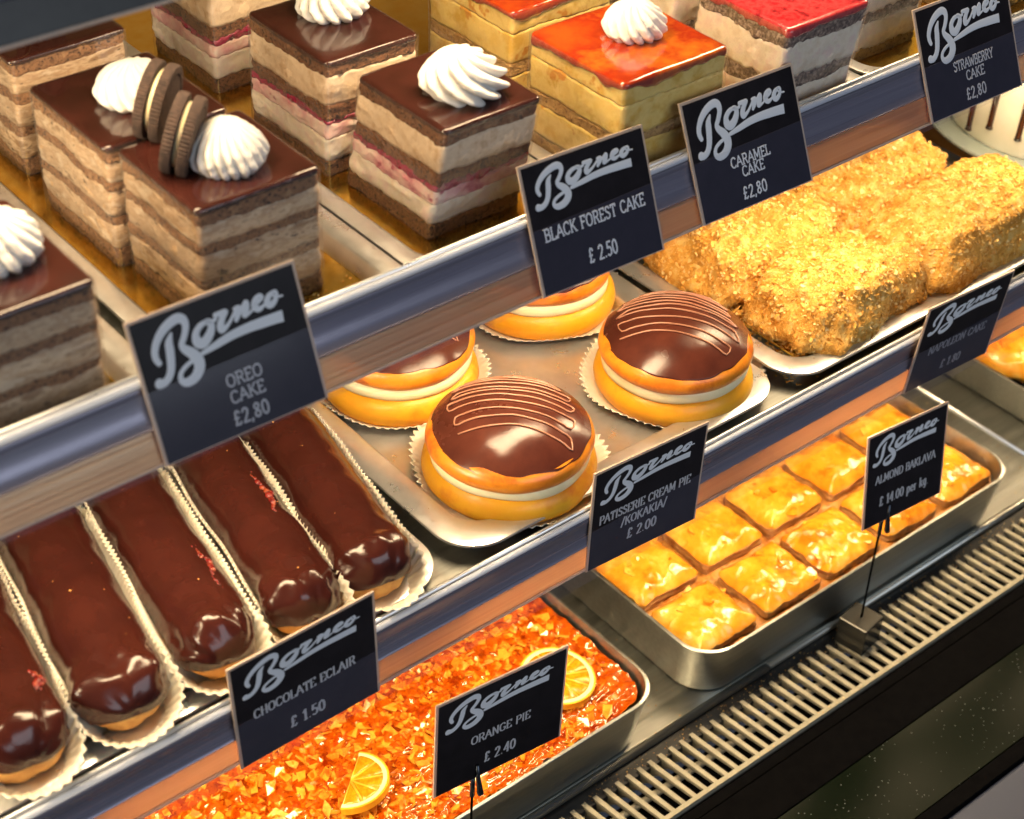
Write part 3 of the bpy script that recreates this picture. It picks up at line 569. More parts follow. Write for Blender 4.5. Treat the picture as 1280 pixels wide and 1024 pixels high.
sign('black sign reading CARAMEL CAKE and £2,80', rail_pos(9.57, 1.45, 33.5, *L, .28), (.2, -25, 1.1), 7.0, 5.5, [('CARAMEL', .494, .6, .36, .085, 'caption'), ('CAKE', .5, .7, .2, .085, 'caption'), ('£2,80', .48, .88, .22, .10, 'price')], 'ink')
sign('black sign reading STRAWBERRY CAKE and £2,80', rail_pos(25.64, 1.48, 33.53, *L, .28), (-.2, -25.4, .4), 7.0, 5.57, [('STRAWBERRY', .52, .6, .44, .085, 'caption'), ('CAKE', .52, .715, .2, .085, 'caption'), ('£2,80', .5, .88, .22, .10, 'price')], 'ink_dim')
sign('black sign reading CHOCOLATE ECLAIR and £ 1.50', (-17.23, -.12, 16.91), (-1.6, 2.0, -3.0), 7.0, 6.36, [('CHOCOLATE ECLAIR', .48, .53, .73, .085, 'caption'), ('£ 1.50', .48, .81, .25, .105, 'price')], 'ink_dim', False, .68)
sign('black sign reading PATISSERIE CREAM PIE /KOKAKIA/ and £ 2.00', (2.59, -.12, 16.85), (-3.5, 1.5, -.4), 6.8, 6.25, [('PATISSERIE CREAM PIE', .485, .5, .84, .085, 'caption'), ('/KOKAKIA/', .484, .63, .42, .085, 'caption'), ('£ 2.00', .477, .79, .27, .10, 'price')], 'ink_dim', False, .68)
sign('black sign with faded lettering reading NAPOLEON CAKE and £ 1.80', (26.13, -.12, 16.94), (-2.2, 5.0, .7), 6.74, 5.85, [('NAPOLEON CAKE', .5, .56, .7, .09, 'caption'), ('£ 1.80', .5, .83, .24, .1, 'price')], 'ink_faint', False, .68)
sO = sign('black sign on a clip stand reading ORANGE PIE and £ 2.40', (-7.84, -1.91, 9.29), (-4.4, -.9, 1.9), 7.3, 6.04, [('ORANGE PIE', .5, .55, .47, .085, 'caption'), ('£ 2.40', .503, .81, .25, .105, 'price')], 'ink_dim', False, .68)
sP = sign('black sign on a clip stand reading ALMOND BAKLAVA and £ 14.00 per kg.', (22.25, -1.8, 9.71), (-4.4, -8.6, .7), 6.06, 6.03, [('ALMOND BAKLAVA', .5, .5, .78, .085, 'caption'), ('£ 14.00 per kg.', .5, .76, .64, .10, 'price')], 'ink_dim', False, .68)
def clip_stand(label, x, y, ztop, a):
    t = thing('clip_stand', label, 'sign stand', (x, y, -.24), (0, 0, math.radians(a)), 'clip stands holding signs')
    MB().box((-.98, -.98, 0), (.98, .98, 2.0)).build('weight', M['black_top'], t, False, .06)
    h = ztop+.24
    MB().tube([(0, 0, 1.9), (0, .02, h*.6), (.06, .04, h-.5)], .07, 8).build('rod', M['black'], t)
    c = MB(); c.tube([(.02, .02, h-1.3), (.1, .08, h-.4), (.12, .10, h-.1)], .13, 8)
    c.tube([(.28, -.34, h-1.05), (.26, -.3, h-.9), (.2, -.22, h), (.18, -.16, h+1.0)], [.16, .18, .13, .09], 8)
    c.tube([(.16, .2, h-.2), (.16, .14, h+.5)], .09, 8); c.build('clip', M['blue_steel'], t)
    return t
M['black_top'] = mat('black_top', [(.05, .05, .045)], .22, .6)
M['blue_steel'] = mat('blue_steel', [(.05, .06, .08)], .25, .8)
clip_stand('small black cube stand with rod and clip in front of the baklava tray', 20.9, -1.5, 9.7, 9)
clip_stand('small cube stand with rod and clip in front of the orange pie', -9.35, -1.75, 9.3, 4)
# clear covers over the rails' lower faces, in front of the signs
def cover(sh, y, z, dy, dz, s0, s1, out):
    P = lambda s, n: (y + dy*s - dz*n, z + dz*s + dy*n)
    a, b, c, d = P(s0, out), P(s1, out), P(s1, out+.05), P(s0, out+.05)
    m = MB(); vs = [(x, q[0], q[1]) for x in (X0, X1) for q in (a, b, c, d)]
    m.add(vs, [(0, 1, 2, 3), (7, 6, 5, 4), (0, 4, 5, 1), (1, 5, 6, 2), (2, 6, 7, 3), (3, 7, 4, 0)]); m.build('clear_cover', M['cover'], sh, False)
cover(s_mid, .2, 16.9, 0, 1, -.02, 3.2, .72)
cover(s_top, 1.45, 33.45, *L, -.02, 3.0, .62)

# ------------------------------------------------------------------ round cream buns in paper
def lathe(prof, n=96, wob=.0, seed=0, oval=1.0):
    rows = []
    for r, z in prof:
        rows.append([(r*(1+wob*1.5*N(math.cos(2*PI*i/n)*1.2+seed, math.sin(2*PI*i/n)*1.2, z*.3))*math.cos(2*PI*i/n), r*(1+wob*N(math.cos(2*PI*i/n)*1.2+seed, math.sin(2*PI*i/n)*1.2, z*.3))*math.sin(2*PI*i/n)*oval, z + (.05*N(math.cos(2*PI*i/n)*2+seed, math.sin(2*PI*i/n)*2, 5) if wob else 0)) for i in range(n)])
    return MB().grid(rows, True, (True, True))
def bulge(r, z0, z1, lip=.8, n=9):
    zc, h = (z0+z1)/2, (z1-z0)/2
    return [(r-lip+lip*math.cos(-PI/2+PI*k/(n-1)), zc+h*math.sin(-PI/2+PI*k/(n-1))) for k in range(n)]
GA = math.atan2(-.63, .77)
def paper_case(parent, R0, R1, h, nfl, seed, z0=.0):
    n = nfl*4; rows = []
    for k in range(8):
        t = k/7; r = R0 + (R1-R0)*t; row = []
        for i in range(n):
            a = 2*PI*i/n; fl = (.5-abs((i % 4)/4-.5)*2)*.24*t
            wob = .40*t*N(math.cos(a)*1.3+seed, math.sin(a)*1.3, 2)
            row.append(((r+fl+wob)*math.cos(a), (r+fl+wob)*math.sin(a), z0 + h*t**1.6 + .12*t*N(math.cos(a)*2+seed, math.sin(a)*2, 7) + fl*.35))
        rows.append(row)
    inner = [[(x*.995, y*.995, z+.035) for x, y, z in r] for r in rows][::-1]
    return MB().grid(rows+inner, True, (True, True)).build('paper_case', M['paper'], parent)
def kokakia(label, x, y, seed, k=1.0, spin=0., shift=(0, 0)):
    t = thing('cream_bun', label, 'cream bun', (x, y, ZM+.06), group='round cream buns on the middle shelf')
    pc = paper_case(t, 3.7*k, 4.95*k, .55, 66, seed); pc.location = (.35*S, .42*S, 0)
    lathe(bulge(4.3*k, .12, 1.95, .85), 96, .02, seed).build('bun_base', M['bun'], t)
    sx, sy = shift
    o = lathe(bulge(3.93*k, 1.78, 2.55, .3), 96, .03, seed+3).build('cream_filling', M['custard'], t)
    o.location = Vector((sx*.5, sy*.5, 0))*S
    o = lathe(bulge(4.08*k, 2.32, 3.85, .92), 96, .02, seed+5).build('bun_lid', M['bun_top'], t); o.location = Vector((sx, sy, 0))*S
    R = 3.86*k
    def dome(r): return 3.34 + 1.58*(max(0, 1-(r/(R+.28))**2.5))
    rows = []; n = 120
    for j in range(16):
        f = j/15; row = []
        for i in range(n):
            a = 2*PI*i/n; edge = R*(1 + .03*N(math.cos(a)*1.6+seed, math.sin(a)*1.6, 4) + .012*N(math.cos(a)*5+seed, math.sin(a)*5, 4))
            r = edge*math.sin(f*PI/2)**1.0 if j else .02
            zz = dome(r)+.07*N(r*math.cos(a)*.35+seed, r*math.sin(a)*.35, 1)+.03*N(r*math.cos(a)*.9+seed, r*math.sin(a)*.9, 1); 
            row.append((r*math.cos(a), r*math.sin(a), zz))
        rows.append(row)
    rows.append([(x*1.0, y*1.0, z-.14) for x, y, z in rows[-1]]); rows.append([(x*.94, y*.94, z-.2) for x, y, z in rows[-1]])
    g = MB().grid(rows, True, (True, True)).build('chocolate_glaze', M['choc_shiny'], t); g.location = Vector((sx, sy, 0))*S
    # one long zigzag line of icing
    ux, uy = math.cos(GA+spin), math.sin(GA+spin); vx, vy = -uy, ux
    path = []; m = MB(); v = 3.3; side = 1; rnd = random.Random(seed*13); step = .44
    while v > -2.3:
        half = math.sqrt(max(.2, (R*.93)**2 - v*v))*.92; h0 = half*rnd.uniform(.82, 1.03); h1 = half*rnd.uniform(.82, 1.03)
        seg = 14
        for q in range(seg+1):
            f = q/seg; uu = (-h0 + (h0+h1)*f)*side
            bend = .34*math.sin(f*PI)*(1 if v < 1 else .7) + .05*N(uu, v, seed)
            vv = v - step*.5*f*0 + bend - .25*uu/half
            rr = min(math.hypot(uu, vv), R*.97); sc_ = rr/max(1e-6, math.hypot(uu, vv)); uu2, vv2 = uu*sc_, vv*sc_
            px_, py_ = ux*uu2+vx*vv2, uy*uu2+vy*vv2; path.append((px_, py_, dome(rr)+.045+.07*N(px_*.35+seed, py_*.35, 1)+.03*N(px_*.9+seed, py_*.9, 1)))
        v -= step*rnd.uniform(.7, 1.15)*(1.0 if v > .6 else 1.45); side = -side
    m.tube(spline(path, 2), [.042+.015*N(i*.15, seed, 0) for i in range((len(path)-1)*2+1)], 6)
    z = m.build('icing_zigzag', M['drizzle'], t); z.location = Vector((sx, sy, 0))*S
    return t
kokakia('round bun with striped chocolate glaze at the front left, above the pie sign', -1.85, 5.05, 21, 1.0, 0, (-.3, -.3))
kokakia('round bun with striped chocolate glaze beside the crumb covered slices', 9.65, 5.55, 22, .98, -.12, (-.25, -.2))
kokakia('round cream bun half hidden below the shelf rail, behind the left bun', -1.8, 14.3, 23, .97, .2)
kokakia('round cream bun under the BLACK FOREST CAKE sign, only its base in view', 8.9, 15.5, 24, .97, .1, (-.2, 0))

# ------------------------------------------------------------------ eclairs
def capsule(rx, rz, half, lump, seed, cut=None, nu=56, nv=48, grow=0.0, taper=0.0):
    rows = []
    for j in range(nv+1):
        ph = -PI/2 + PI*j/nv                      # from the front tip to the back tip (along y)
        row = []; cy = math.sin(ph); cr = math.cos(ph)**.8 if math.cos(ph) > 0 else 0
        yy = half*(-1 if cy < 0 else 1)*min(1, abs(ph)/.25) + rx*cy if abs(ph) > 1e-9 else 0
        for i in range(nu):
            th = 2*PI*i/nu
            row.append((yy, cr, th))
        rows.append(row)
    # long body: insert evenly spaced rings in the middle
    out = []
    ys = []
    for j in range(13): a = PI/2*j/12; ys.append((-half - rx*math.cos(a), math.sin(a)**.75))
    for j in range(1, 36): ys.append((-half + 2*half*j/36, 1.0))
    for j in range(13): a = PI/2*(1-j/12); ys.append((half + rx*math.cos(a), math.sin(a)**.75))
    for y, cr in ys:
        row = []
        for i in range(nu):
            if cut is None: th = 2*PI*i/nu
            else: th = PI*(.5) + (i/(nu-1)-.5)*2*cut(y)
            r = max(cr, .015)
            hd = max(0, -(y + half*.75))/rx
            lx = (lump + .22*min(1, hd))*(N(math.cos(th)*.9+seed, math.sin(th)*.9+seed, y*.42) + .45*N(math.cos(th)*2+seed, math.sin(th)*2, y*1.1)) + .085*min(1, hd*1.5)*N(math.cos(th)*3+seed, math.sin(th)*3, y*1.9)
            k = 1 + lx
            row.append(((rx+grow)*r*k*math.cos(th) + .18*N(seed, y*.12, 1), y, (rz+grow)*r*k*math.sin(th)))
        out.append(row)
    return out
def boat_paper(parent, rx, half, seed):
    per = []; n = 0
    L_ = 2*half; flute = .30
    pts = []
    k1 = int(L_/flute*4); k2 = int(PI*rx/flute*4)
    for i in range(k1): pts.append((rx, -half+L_*i/k1, 1, 0))
    for i in range(k2): a = PI*i/k2; pts.append((rx*math.cos(a), half+rx*math.sin(a), math.cos(a), math.sin(a)))
    for i in range(k1): pts.append((-rx, half-L_*i/k1, -1, 0))
    for i in range(k2): a = PI+PI*i/k2; pts.append((rx*math.cos(a), -half+rx*math.sin(a), math.cos(a), math.sin(a)))
    rows = []; m = len(pts)
    for k in range(9):
        t = k/8; row = []
        for i, (x, y, nx, ny) in enumerate(pts):
            fl = (.5-abs((i % 4)/4-.5)*2)*.20*min(1, t*1.6)*(.75+.25*abs(ny)); end = abs(ny)
            w_ = .22*t*N(x*.4+seed, y*.25, 3)
            off = (-.55 + (.95+.75*end)*t) + fl + w_
            row.append((x+nx*off, y+ny*off, .02 + (2.15-1.2*end)*t**1.25 + .22*t*N(x*.5+seed, y*.35, 8) + fl*.3))
        rows.append(row)
    inner = [[(x-nx*.03, y-ny*.03, z+.02) for (x, y, z), (_, _, nx, ny) in zip(r, pts)] for r in rows][::-1]
    return MB().grid(rows+inner, True, (True, True)).build('paper_case', M['paper'], parent)
def eclair(label, x, y, yaw, seed, rx=1.74, rz=1.55, half=5.2, crack=None):
    # x, y: middle of the front end
    t = thing('eclair', label, 'eclair', (x - math.sin(yaw)*(half+rx), y + math.cos(yaw)*(half+rx), ZM+.08), (0, 0, yaw), 'chocolate eclairs on the middle shelf')
    boat_paper(t, rx, half, seed)
    p = MB().grid(capsule(rx, rz, half, .07, seed), True, (True, True)).build('choux_shell', M['pastry'], t); p.location.z = (rz+.05)*S
    cut = lambda yv: PI*(.54 + .09*N(yv*.6, seed, 2) + .05*N(yv*2.2, seed, 5))
    rows = capsule(rx, rz, half, .07, seed, cut, grow=.17)
    g = MB().grid(rows, False).build('chocolate_glaze', M['eclair_glaze'], t); g.location.z = (rz+.05)*S
    sol = g.modifiers.new('thickness', 'SOLIDIFY'); sol.thickness = .08*S; sol.offset = -1
    m = MB(); rnd = random.Random(seed*3)
    for c in range(7):
        tt = rnd.uniform(.8, 2.3); yy = rnd.uniform(-half, half*.9)
        flake(m, Vector(((rx+.18)*math.cos(tt), yy, (rz+.18)*math.sin(tt))), Vector((math.cos(tt), 0, math.sin(tt))), rnd.choice((.025, .035, .05, .07)), rnd)
    fk = m.build('pastry_flecks', M['pastry'], t, False); fk.location.z = (rz+.05)*S; fk['kind'] = 'stuff'
    if crack:
        m = MB(); y0, y1, th = crack
        for c in range(26):
            yy = y0+(y1-y0)*c/25 + random.uniform(-.08, .08); tt = th + random.uniform(-.05, .05) + .10*math.sin(c*.35)
            px, pz = (rx+.14)*math.cos(tt), (rz+.14)*math.sin(tt)
            r = random.uniform(.08, .15)*(.4+math.sin(PI*(c+.5)/26))
            rows = [[(px+r*math.cos(b)*math.cos(a), yy+r*math.cos(b)*math.sin(a)*1.3, pz+r*.7*math.sin(b)) for a in [2*PI*i/8 for i in range(8)]] for b in [-1.4, -.7, 0, .7, 1.4]]
            m.grid(rows, True, (True, True))
        j = m.build('jam_crack', M['jam'], t); j.location.z = (rz+.05)*S
    return t
YW = -.17
eclair('chocolate eclair next to the bun tray, fifth from the left edge', -12.0, 1.25, YW, 31, 1.7)
eclair('chocolate eclair with a broken red jam crack down its right side', -15.9, 1.25, YW, 32, 1.62, crack=(-1.6, 2.0, 1.05))
eclair('chocolate eclair whose head sits beside the top left corner of the CHOCOLATE ECLAIR sign', -20.3, 1.35, YW, 33, crack=(-3.8, -.8, .95))
eclair('chocolate eclair with a lumpy glossy head, second from the left edge', -24.75, 1.2, YW, 34, 1.85)
eclair('chocolate eclair at the lower left edge of the photo', -29.2, 1.4, YW, 35, 1.75, crack=(-4.4, -3.2, .8))

# ------------------------------------------------------------------ crumb covered napoleon slices
def blob(a, b, c, e, nu, nv, fn):
    sgn = lambda v, p: math.copysign(abs(v)**p, v)
    rows = []
    for j in range(nv+1):
        ph = -PI/2 + PI*j/nv; row = []
        for i in range(nu):
            th = 2*PI*i/nu
            x, y, z = a*sgn(math.cos(ph), e)*sgn(math.cos(th), e), b*sgn(math.cos(ph), e)*sgn(math.sin(th), e), c*sgn(math.sin(ph), e)
            row.append(fn(x, y, z))
        rows.append(row)
    return rows
def napoleon(label, x0, x1, y0, y1, z0, z1, yaw, seed):
    a, b, c = (x1-x0)/2, (y1-y0)/2, (z1-z0)/2
    t = thing('crumb_slice', label, 'pastry slice', ((x0+x1)/2, (y0+y1)/2, z0), (0, 0, yaw), 'crumb covered slices on the middle shelf')
    def fn(x, y, z):
        q = Vector((x, y, z)); d = .45*N(x*.32+seed, y*.32, z*.32) + .34*N(x*1.1+seed, y*1.1, z*1.1) + .12*N(x*3+seed, y*3, z*3)
        q = q*(1+d/max(a, b)*1.4); q.x *= 1-.16*z/c; q.y *= 1-.16*z/c; return (q.x, q.y, max(q.z + c + (d if z > 0 else 0), .02))
    rows = blob(a, b, c, .5, 90, 44, fn)
    MB().grid(rows, True, (True, True)).build('slice_body', M['napoleon'], t)
    m = MB(); rnd = random.Random(seed*5+1); faces = []; wts = []
    for j in range(6, len(rows)-1):
        for i in range(90):
            p, q, r_ = Vector(rows[j][i]), Vector(rows[j][(i+1) % 90]), Vector(rows[j+1][i]); faces.append((p, q-p, r_-p)); wts.append((q-p).cross(r_-p).length+1e-5)
    for p, e1, e2 in rnd.choices(faces, wts, k=13000):
        p = p + e1*rnd.random() + e2*rnd.random()
        n = Vector((p.x/a/a, p.y/b/b, (p.z-c)/c/c+.1)).normalized()
        n = (n + Vector((rnd.uniform(-.9, .9), rnd.uniform(-.9, .9), rnd.uniform(-.4, .9)))).normalized()
        flake(m, p + n*.03, n, rnd.choice((.03, .04, .05, .05, .06, .07, .08, .10, .13, .2)), rnd)
    o = m.build('crumb_coating', M['crumb'], t, False); o['kind'] = 'stuff'
    return t
napoleon('crumb covered pastry slice at the front, left of the NAPOLEON CAKE sign', 16.7, 26.2, 1.7, 7.9, 20.45, 24.2, .08, 41)
napoleon('crumb covered pastry slice partly under the CARAMEL CAKE sign, beside the bun', 15.9, 25.9, 7.3, 15.4, 20.45, 24.4, -.10, 42)
napoleon('crumb covered pastry slice at the back, near the drip cake stand', 25.0, 35.2, 7.6, 15.8, 20.45, 24.8, .10, 43)
napoleon('crumb covered pastry slice behind the NAPOLEON CAKE sign at the right edge', 25.8, 38.6, 1.6, 8.2, 20.45, 24.6, .02, 44)
b_ = board('dark edged board under the crumb covered slices', 16.5, 39, 1.4, 30, 20.3, .16, 'gold')
m = MB(); rnd = random.Random(77)
for _ in range(1900):
    x = 16.4 + abs(rnd.gauss(0, .9)) if rnd.random() < .75 else rnd.uniform(14.9, 18); y = rnd.uniform(1.3, 16)
    if x < 16.4 and rnd.random() < .8: continue
    z = 20.48 if x > 16.5 else 20.16
    s_ = rnd.choice((.06, .08, .11, .15, .2))
    flake(m, Vector((x, y, z + rnd.uniform(0, .30 if x > 16.6 else .05))), Vector((rnd.uniform(-.6, .6), rnd.uniform(-.6, .6), 1)), s_, rnd)
for _ in range(130):
    x = 15.3 + rnd.gauss(0, .35); y = 1.9 + rnd.uniform(0, 5); s_ = rnd.choice((.05, .07, .1, .16))
    flake(m, Vector((x, y, 20.14)), Vector((rnd.uniform(-.6, .6), rnd.uniform(-.6, .6), 1)), s_, rnd)
tag(m.build('crumbs', M['crumb'], None, False), 'loose golden crumbs spilled along the board and tray below the crumb slices', 'crumbs', kind='stuff')

# ------------------------------------------------------------------ drip cake on its stand
dc = thing('drip_cake', 'white cake with dark chocolate drips at the right edge', 'cake', (46.6, 9.0, 22.85))
lathe([(6.95, 0), (7.0, .1), (7.0, 7.8), (6.8, 8.1), (.1, 8.2)], 96, 0).build('icing', M['white_icing'], dc)
rnd = random.Random(5); m = MB()
for i in range(30):
    a = 2*PI*i/30 + rnd.uniform(-.05, .05); zl = rnd.choice((.35, 1.2, 1.9, 2.6, 1.5)); r = 7.02
    m.tube([(r*math.cos(a), r*math.sin(a), 8.1), (r*math.cos(a+.015), r*math.sin(a+.015), 5), (r*math.cos(a), r*math.sin(a), zl+.3), (r*math.cos(a), r*math.sin(a), zl)], [.26, .2, .19, .26], 8)
m.build('chocolate_drips', M['choc_glaze'], dc)
st = thing('cake_stand', 'round glass and metal stand under the white drip cake', 'cake stand', (46.6, 9.0, ZM))
lathe([(3.2, 0), (3.2, .15), (1.2, .5), (1.1, 1.9), (3, 2.3), (8.4, 2.45), (8.5, 2.6), (8.45, 2.75), (8.2, 2.7), (.1, 2.68)], 96, 0).build('plate', M['plate'], st)
o = MB().box((40, -.5, 0), (60, 14, .5)); o = MB().box((-8.5, -7.2, 0), (8.5, 8, .35)).build('cake_board', M['brown_card'], None, False, .05); o.location = Vector((46.4, 9.3, ZM+.01))*S
st.location.z = (ZM+.37)*S; st.scale = (1, 1, (22.85-ZM-.37)/2.7)
tag(o, 'brown board beneath the round cake stand', 'cake board')

# ------------------------------------------------------------------ orange pie
deck_tray('grey steel tray filled with glazed orange pie', -24, 5.9, .02, 26, 4.0)
pie = thing('orange_pie', 'glossy orange pie of candied pastry shreds filling the lower left tray', 'pie', (-9.05, 13, .55))
nx, ny = 190, 150; rows = []
def pie_z(x, y): return 2.95 + .16*N(x*.5, y*.5, 2) + .24*N(x*1.3, y*1.3, 5) + .16*N(x*3, y*3, 9)
ax_, by_ = 14.42, 12.46
for j in range(ny+1):
    y = -by_ + (2*by_)*(j/ny)**1.6; row = []
    for i in range(nx+1):
        x = -ax_ + 2*ax_*i/nx; 
        # round the tray corners
        cx_, cy_ = max(0, abs(x)-(ax_-2)), max(0, abs(y)-(by_-2)); d = math.hypot(cx_, cy_); k = 2/d if d > 2 else 1
        xx = math.copysign(ax_-2+cx_*k, x) if abs(x) > ax_-2 else x; yy = math.copysign(by_-2+cy_*k, y) if abs(y) > by_-2 else y
        row.append((xx, yy, pie_z(xx, yy)))
    rows.append(row)
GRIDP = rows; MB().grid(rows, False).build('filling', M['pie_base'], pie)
m = MB(); rnd = random.Random(9)
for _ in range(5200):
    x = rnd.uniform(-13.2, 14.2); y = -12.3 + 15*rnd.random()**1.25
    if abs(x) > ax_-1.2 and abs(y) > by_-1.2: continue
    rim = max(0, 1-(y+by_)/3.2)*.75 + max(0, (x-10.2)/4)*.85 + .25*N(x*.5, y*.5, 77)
    if rnd.random() < rim: continue                     # fewer shreds along the front and right edges, baring more of the base
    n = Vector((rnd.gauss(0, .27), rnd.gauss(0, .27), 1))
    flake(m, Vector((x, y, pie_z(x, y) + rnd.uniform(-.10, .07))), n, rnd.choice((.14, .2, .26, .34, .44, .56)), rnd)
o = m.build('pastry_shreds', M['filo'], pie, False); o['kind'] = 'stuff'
rows = []
for j in range(ny+1):
    rows.append([(x, y, z+.05+.08*N(x*1.7, y*1.7, 31)+.05*N(x*4, y*4, 31)) for x, y, z in [(p[0], p[1], pie_z(p[0], p[1])) for p in GRIDP[j]]])
MB().grid(rows, False).build('syrup_glaze', M['pie_skin'], pie)
def orange_slice(label, x, y, z, r, a0, a1, rot):
    t = thing('orange_slice', label, 'orange slice', (x, y, z), rot, 'orange slices on the pie')
    n = 48; full = a1-a0 > 6; A = [a0+(a1-a0)*i/n for i in range(n+1)]; h = .42
    def ring(r0, r1, z0, z1, nm, mk):
        rows = [[(r_*math.cos(a), r_*math.sin(a), z_) for a in A] for r_, z_ in ((r0, z0), (r1, z0), (r1, z1), (r0, z1), (r0, z0))]
        m = MB().grid(rows, False)
        for e in (0, n): m.add([rows[k][e] for k in range(4)], [(0, 1, 2, 3)])
        return m.build(nm, M[mk], t, True, shade=.5)
    ring(r*.94, r, 0, h, 'rind', 'orange_rind'); ring(r*.84, r*.945, .01, h+.01, 'pith', 'orange_pith')
    m = MB(); k = max(3, round((a1-a0)/(2*PI)*10))
    for s_ in range(k):
        b0 = a0+(a1-a0)*(s_+.06)/k; b1 = a0+(a1-a0)*(s_+.94)/k; mid = (b0+b1)/2; rows = []
        pts = [(r*.09*math.cos(mid), r*.09*math.sin(mid))] + [(r*.845*math.cos(b0+(b1-b0)*i/8), r*.845*math.sin(b0+(b1-b0)*i/8)) for i in range(9)]
        rows = [[(x_, y_, .05) for x_, y_ in pts], [(x_, y_, h-.02) for x_, y_ in pts], [(sum(p[0] for p in pts)/10+(x_-sum(p[0] for p in pts)/10)*.85, sum(p[1] for p in pts)/10+(y_-sum(p[1] for p in pts)/10)*.85, h+.05) for x_, y_ in pts]]
        m.grid(rows, True, (True, True))
    m.build('segments', M['orange_flesh'], t)
    rows = [[(r_*math.cos(a), r_*math.sin(a), z_) for a in A] for r_, z_ in ((.01, .03), (r*.85, .03), (r*.85, h-.03), (.01, h-.03), (.01, .03))]
    MB().grid(rows, False).build('membrane', M['orange_membrane'], t)
    return t
ang = math.atan2(4.0-6.5, -13.3+10.4)
orange_slice('half orange slice lying on the pie at the bottom edge', -11.75, 5.25, 3.95, 2.05, 0, PI, (.12, -.05, ang))
orange_slice('round orange slice half hidden behind the ORANGE PIE sign', 1.6, 4.35, 3.9, 2.15, 0, 2*PI, (.1, .06, .3))

# ------------------------------------------------------------------ baklava
deck_tray('grey steel tray filled with almond baklava squares', 8.98, 37.35, .02, 28, 4.0)
def inset(x, y, x0, x1, y0, y1, r):
    cx_ = min(max(x, x0+r), x1-r); cy_ = min(max(y, y0+r), y1-r); d = math.hypot(x-cx_, y-cy_); k = r/d if d > r else 1
    return cx_+(x-cx_)*k, cy_+(y-cy_)*k
rows = []
for jj in range(71):
    row = []
    for ii in range(111):
        x, y = inset(9.5+27.3*ii/110, .55+16*jj/70, 9.5, 36.8, .55, 30, 1.9); row.append((x, y, 2.85 + .2*N(x*.9, y*.9, 3) + .1*N(x*2.2, y*2.2, 3)))
    rows.append(row)
sy = MB().grid(rows, False).build('syrup', M['syrup'])
tag(sy, 'sticky brown syrup between the baklava squares', 'syrup', kind='stuff')
def bak_piece(seed, a, b, h, cx, cy):
    # a square of layered pastry: crinkled top sheet and cut sides whose layers show
    n = 64
    def edge(u, v):
        ex = .10*N(seed, v*1.3, 1)+.05*N(seed, v*5, 1); ey = .10*N(u*1.3, seed, 2)+.05*N(u*5, seed, 2)
        x, y = inset(u*a, v*b, -a, a, -b, b, .42); x += ex*abs(u)**3*math.copysign(1, u); y += ey*abs(v)**3*math.copysign(1, v)
        wx, wy = inset(cx+x, cy+y, 9.42, 36.9, .42, 27.6, 1.95); return wx-cx, wy-cy
    def top(x, y, u, v):
        m_ = max(abs(u), abs(v)); r1 = 1-abs(N(x*.75+seed, y*.75, 8))*2; r2 = 1-abs(N(x*1.9+seed, y*1.3, 3))*2; r3 = 1-abs(N(x*4.4+seed, y*4.4, 5))*2
        return h + .25 + .22*N(x*.45+seed, y*.45, 4) + .13*r1 + .05*r2 + .012*r3 - .30*m_**8 - .46*m_**3
    rows = []
    for jj in range(n+1):
        row = []
        for ii in range(n+1):
            u, v = -1+2*ii/n, -1+2*jj/n; x, y = edge(u, v); row.append((x, y, top(x, y, u, v)))
        rows.append(row)
    loop = [rows[0][k] for k in range(n)] + [rows[k][n] for k in range(n)] + [rows[n][n-k] for k in range(n)] + [rows[n-k][0] for k in range(n)]
    side = []
    for q in range(15):
        t = q/14; r_ = []
        for k, (x, y, z) in enumerate(loop):
            lay = .06*math.sin(t*26+3*N(x*.5+seed, y*.5, 1)) + .10*N(x*1.2+seed, y*1.2, t*3) - .04*(t > 0)
            d = math.hypot(x, y); kk = 1+lay/d*(t > 0); r_.append((x*kk, y*kk, z*(1-t)))
        side.append(r_)
    return rows, side
names = {(0, 0): 'torn baklava square in the front left corner of its tray', (1, 0): 'baklava square second along the front row of its tray', (2, 0): 'baklava square in the front row just left of the clip stand',
 (3, 0): 'baklava square in the front row behind the ALMOND BAKLAVA sign', (4, 0): 'baklava square in the front right corner of its tray',
 (0, 1): 'baklava square by the left rim, behind the torn front corner one', (1, 1): 'baklava square second along the second row', (2, 1): 'baklava square in the middle of the second row',
 (3, 1): 'baklava square in the second row at the top left corner of the ALMOND BAKLAVA sign', (4, 1): 'baklava square in the second row by the right rim',
 (0, 2): 'baklava square by the left rim under the PATISSERIE sign', (1, 2): 'third row baklava square below the shelf rail, second from the left', (2, 2): 'third row baklava square below the shelf rail, in the middle',
 (3, 2): 'baklava square in the third row below the shelf rail, above the sign', (4, 2): 'baklava square in the third row by the right rim, below the NAPOLEON sign'}
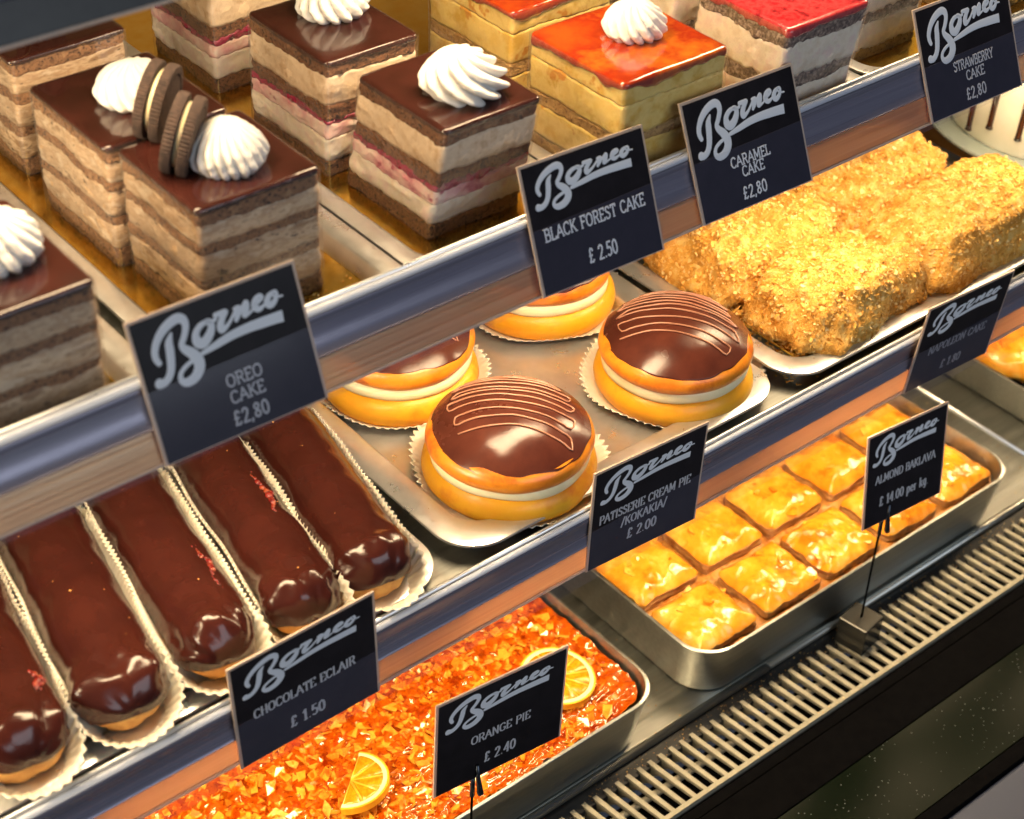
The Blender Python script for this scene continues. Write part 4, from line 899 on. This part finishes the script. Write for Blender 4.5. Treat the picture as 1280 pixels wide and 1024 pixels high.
for r in range(3):
    for c in range(5):
        sd = 50+r*5+c; h = 1.95 if r else 1.85
        cx_ = 12.1+5.42*c - (.1 if c == 0 else 0); cy_ = 3.2+4.9*r
        t = thing('baklava_piece', names[(c, r)], 'baklava', (cx_, cy_, 2.0), (0, 0, 0 if r == 0 or c == 0 else random.uniform(-.04, .04)), 'baklava squares in the tray')
        rows, side = bak_piece(sd, 2.40, 2.14, h, cx_, cy_)
        MB().grid(side, True).build('pastry_layers', M['baklava_side'], t)
        MB().grid(rows, False).build('crust', M['baklava_top'], t)
        m = MB(); rnd = random.Random(sd)
        for _ in range(7):
            j = rnd.randrange(3, 62); i = rnd.randrange(3, 62); p = Vector(rows[j][i])
            flake(m, p+Vector((0, 0, .015)), Vector((rnd.gauss(0, .25), rnd.gauss(0, .25), 1)), rnd.choice((.25, .4, .6)), rnd)
        o = m.build('pastry_flakes', M['baklava_top'], t, False); o['kind'] = 'stuff'
deck_tray('pale green grey steel tray with browned pastry at the right edge', 45.0, 70, 1.5, 30, 3.6, 1.2)
rows = blob(12, 12, 1.6, .5, 100, 50, lambda x, y, z: (x + 57.6, y + 16, 3.2 + z + .6*N(x*.7, y*.7, 2) + .35*N(x*1.8, y*1.8, 6)))
o = MB().grid(rows, True, (True, True)).build('pastry', M['baklava_top']); tag(o, 'lumpy golden brown pastry in the rightmost tray', 'pastry')

m = MB(); rnd = random.Random(404)
def specks(n, x0, x1, y0, y1, z, sizes):
    for _ in range(n):
        flake(m, Vector((rnd.uniform(x0, x1), rnd.uniform(y0, y1), z)), Vector((rnd.uniform(-.5, .5), rnd.uniform(-.5, .5), 1)), rnd.choice(sizes), rnd)
specks(420, 0, 40, -.9, .0, -.40, (.02, .025, .03, .05)); specks(60, 5, 45, -4.3, -4.1, -.2, (.02, .03, .05))
specks(70, 5.8, 9.2, .4, 9, .02, (.025, .04, .06)); specks(50, 37.4, 43, .5, 12, .02, (.025, .04, .06))
specks(60, -18, -10, 4.5, 6.6, ZB+.16, (.03, .05, .08)); specks(40, -6.8, .4, 4.8, 5.6, ZB+.16, (.03, .05, .08)); specks(60, -8, 13.5, 1.0, 9, ZM+.12, (.02, .03, .05)); specks(40, -36, -9, 1.1, 3, ZM+.14, (.03, .05))
tag(m.build('crumbs', M['crumb'], None, False), 'tiny stray crumbs and specks on the dark grille ledge and steel surfaces', 'crumbs', kind='stuff')
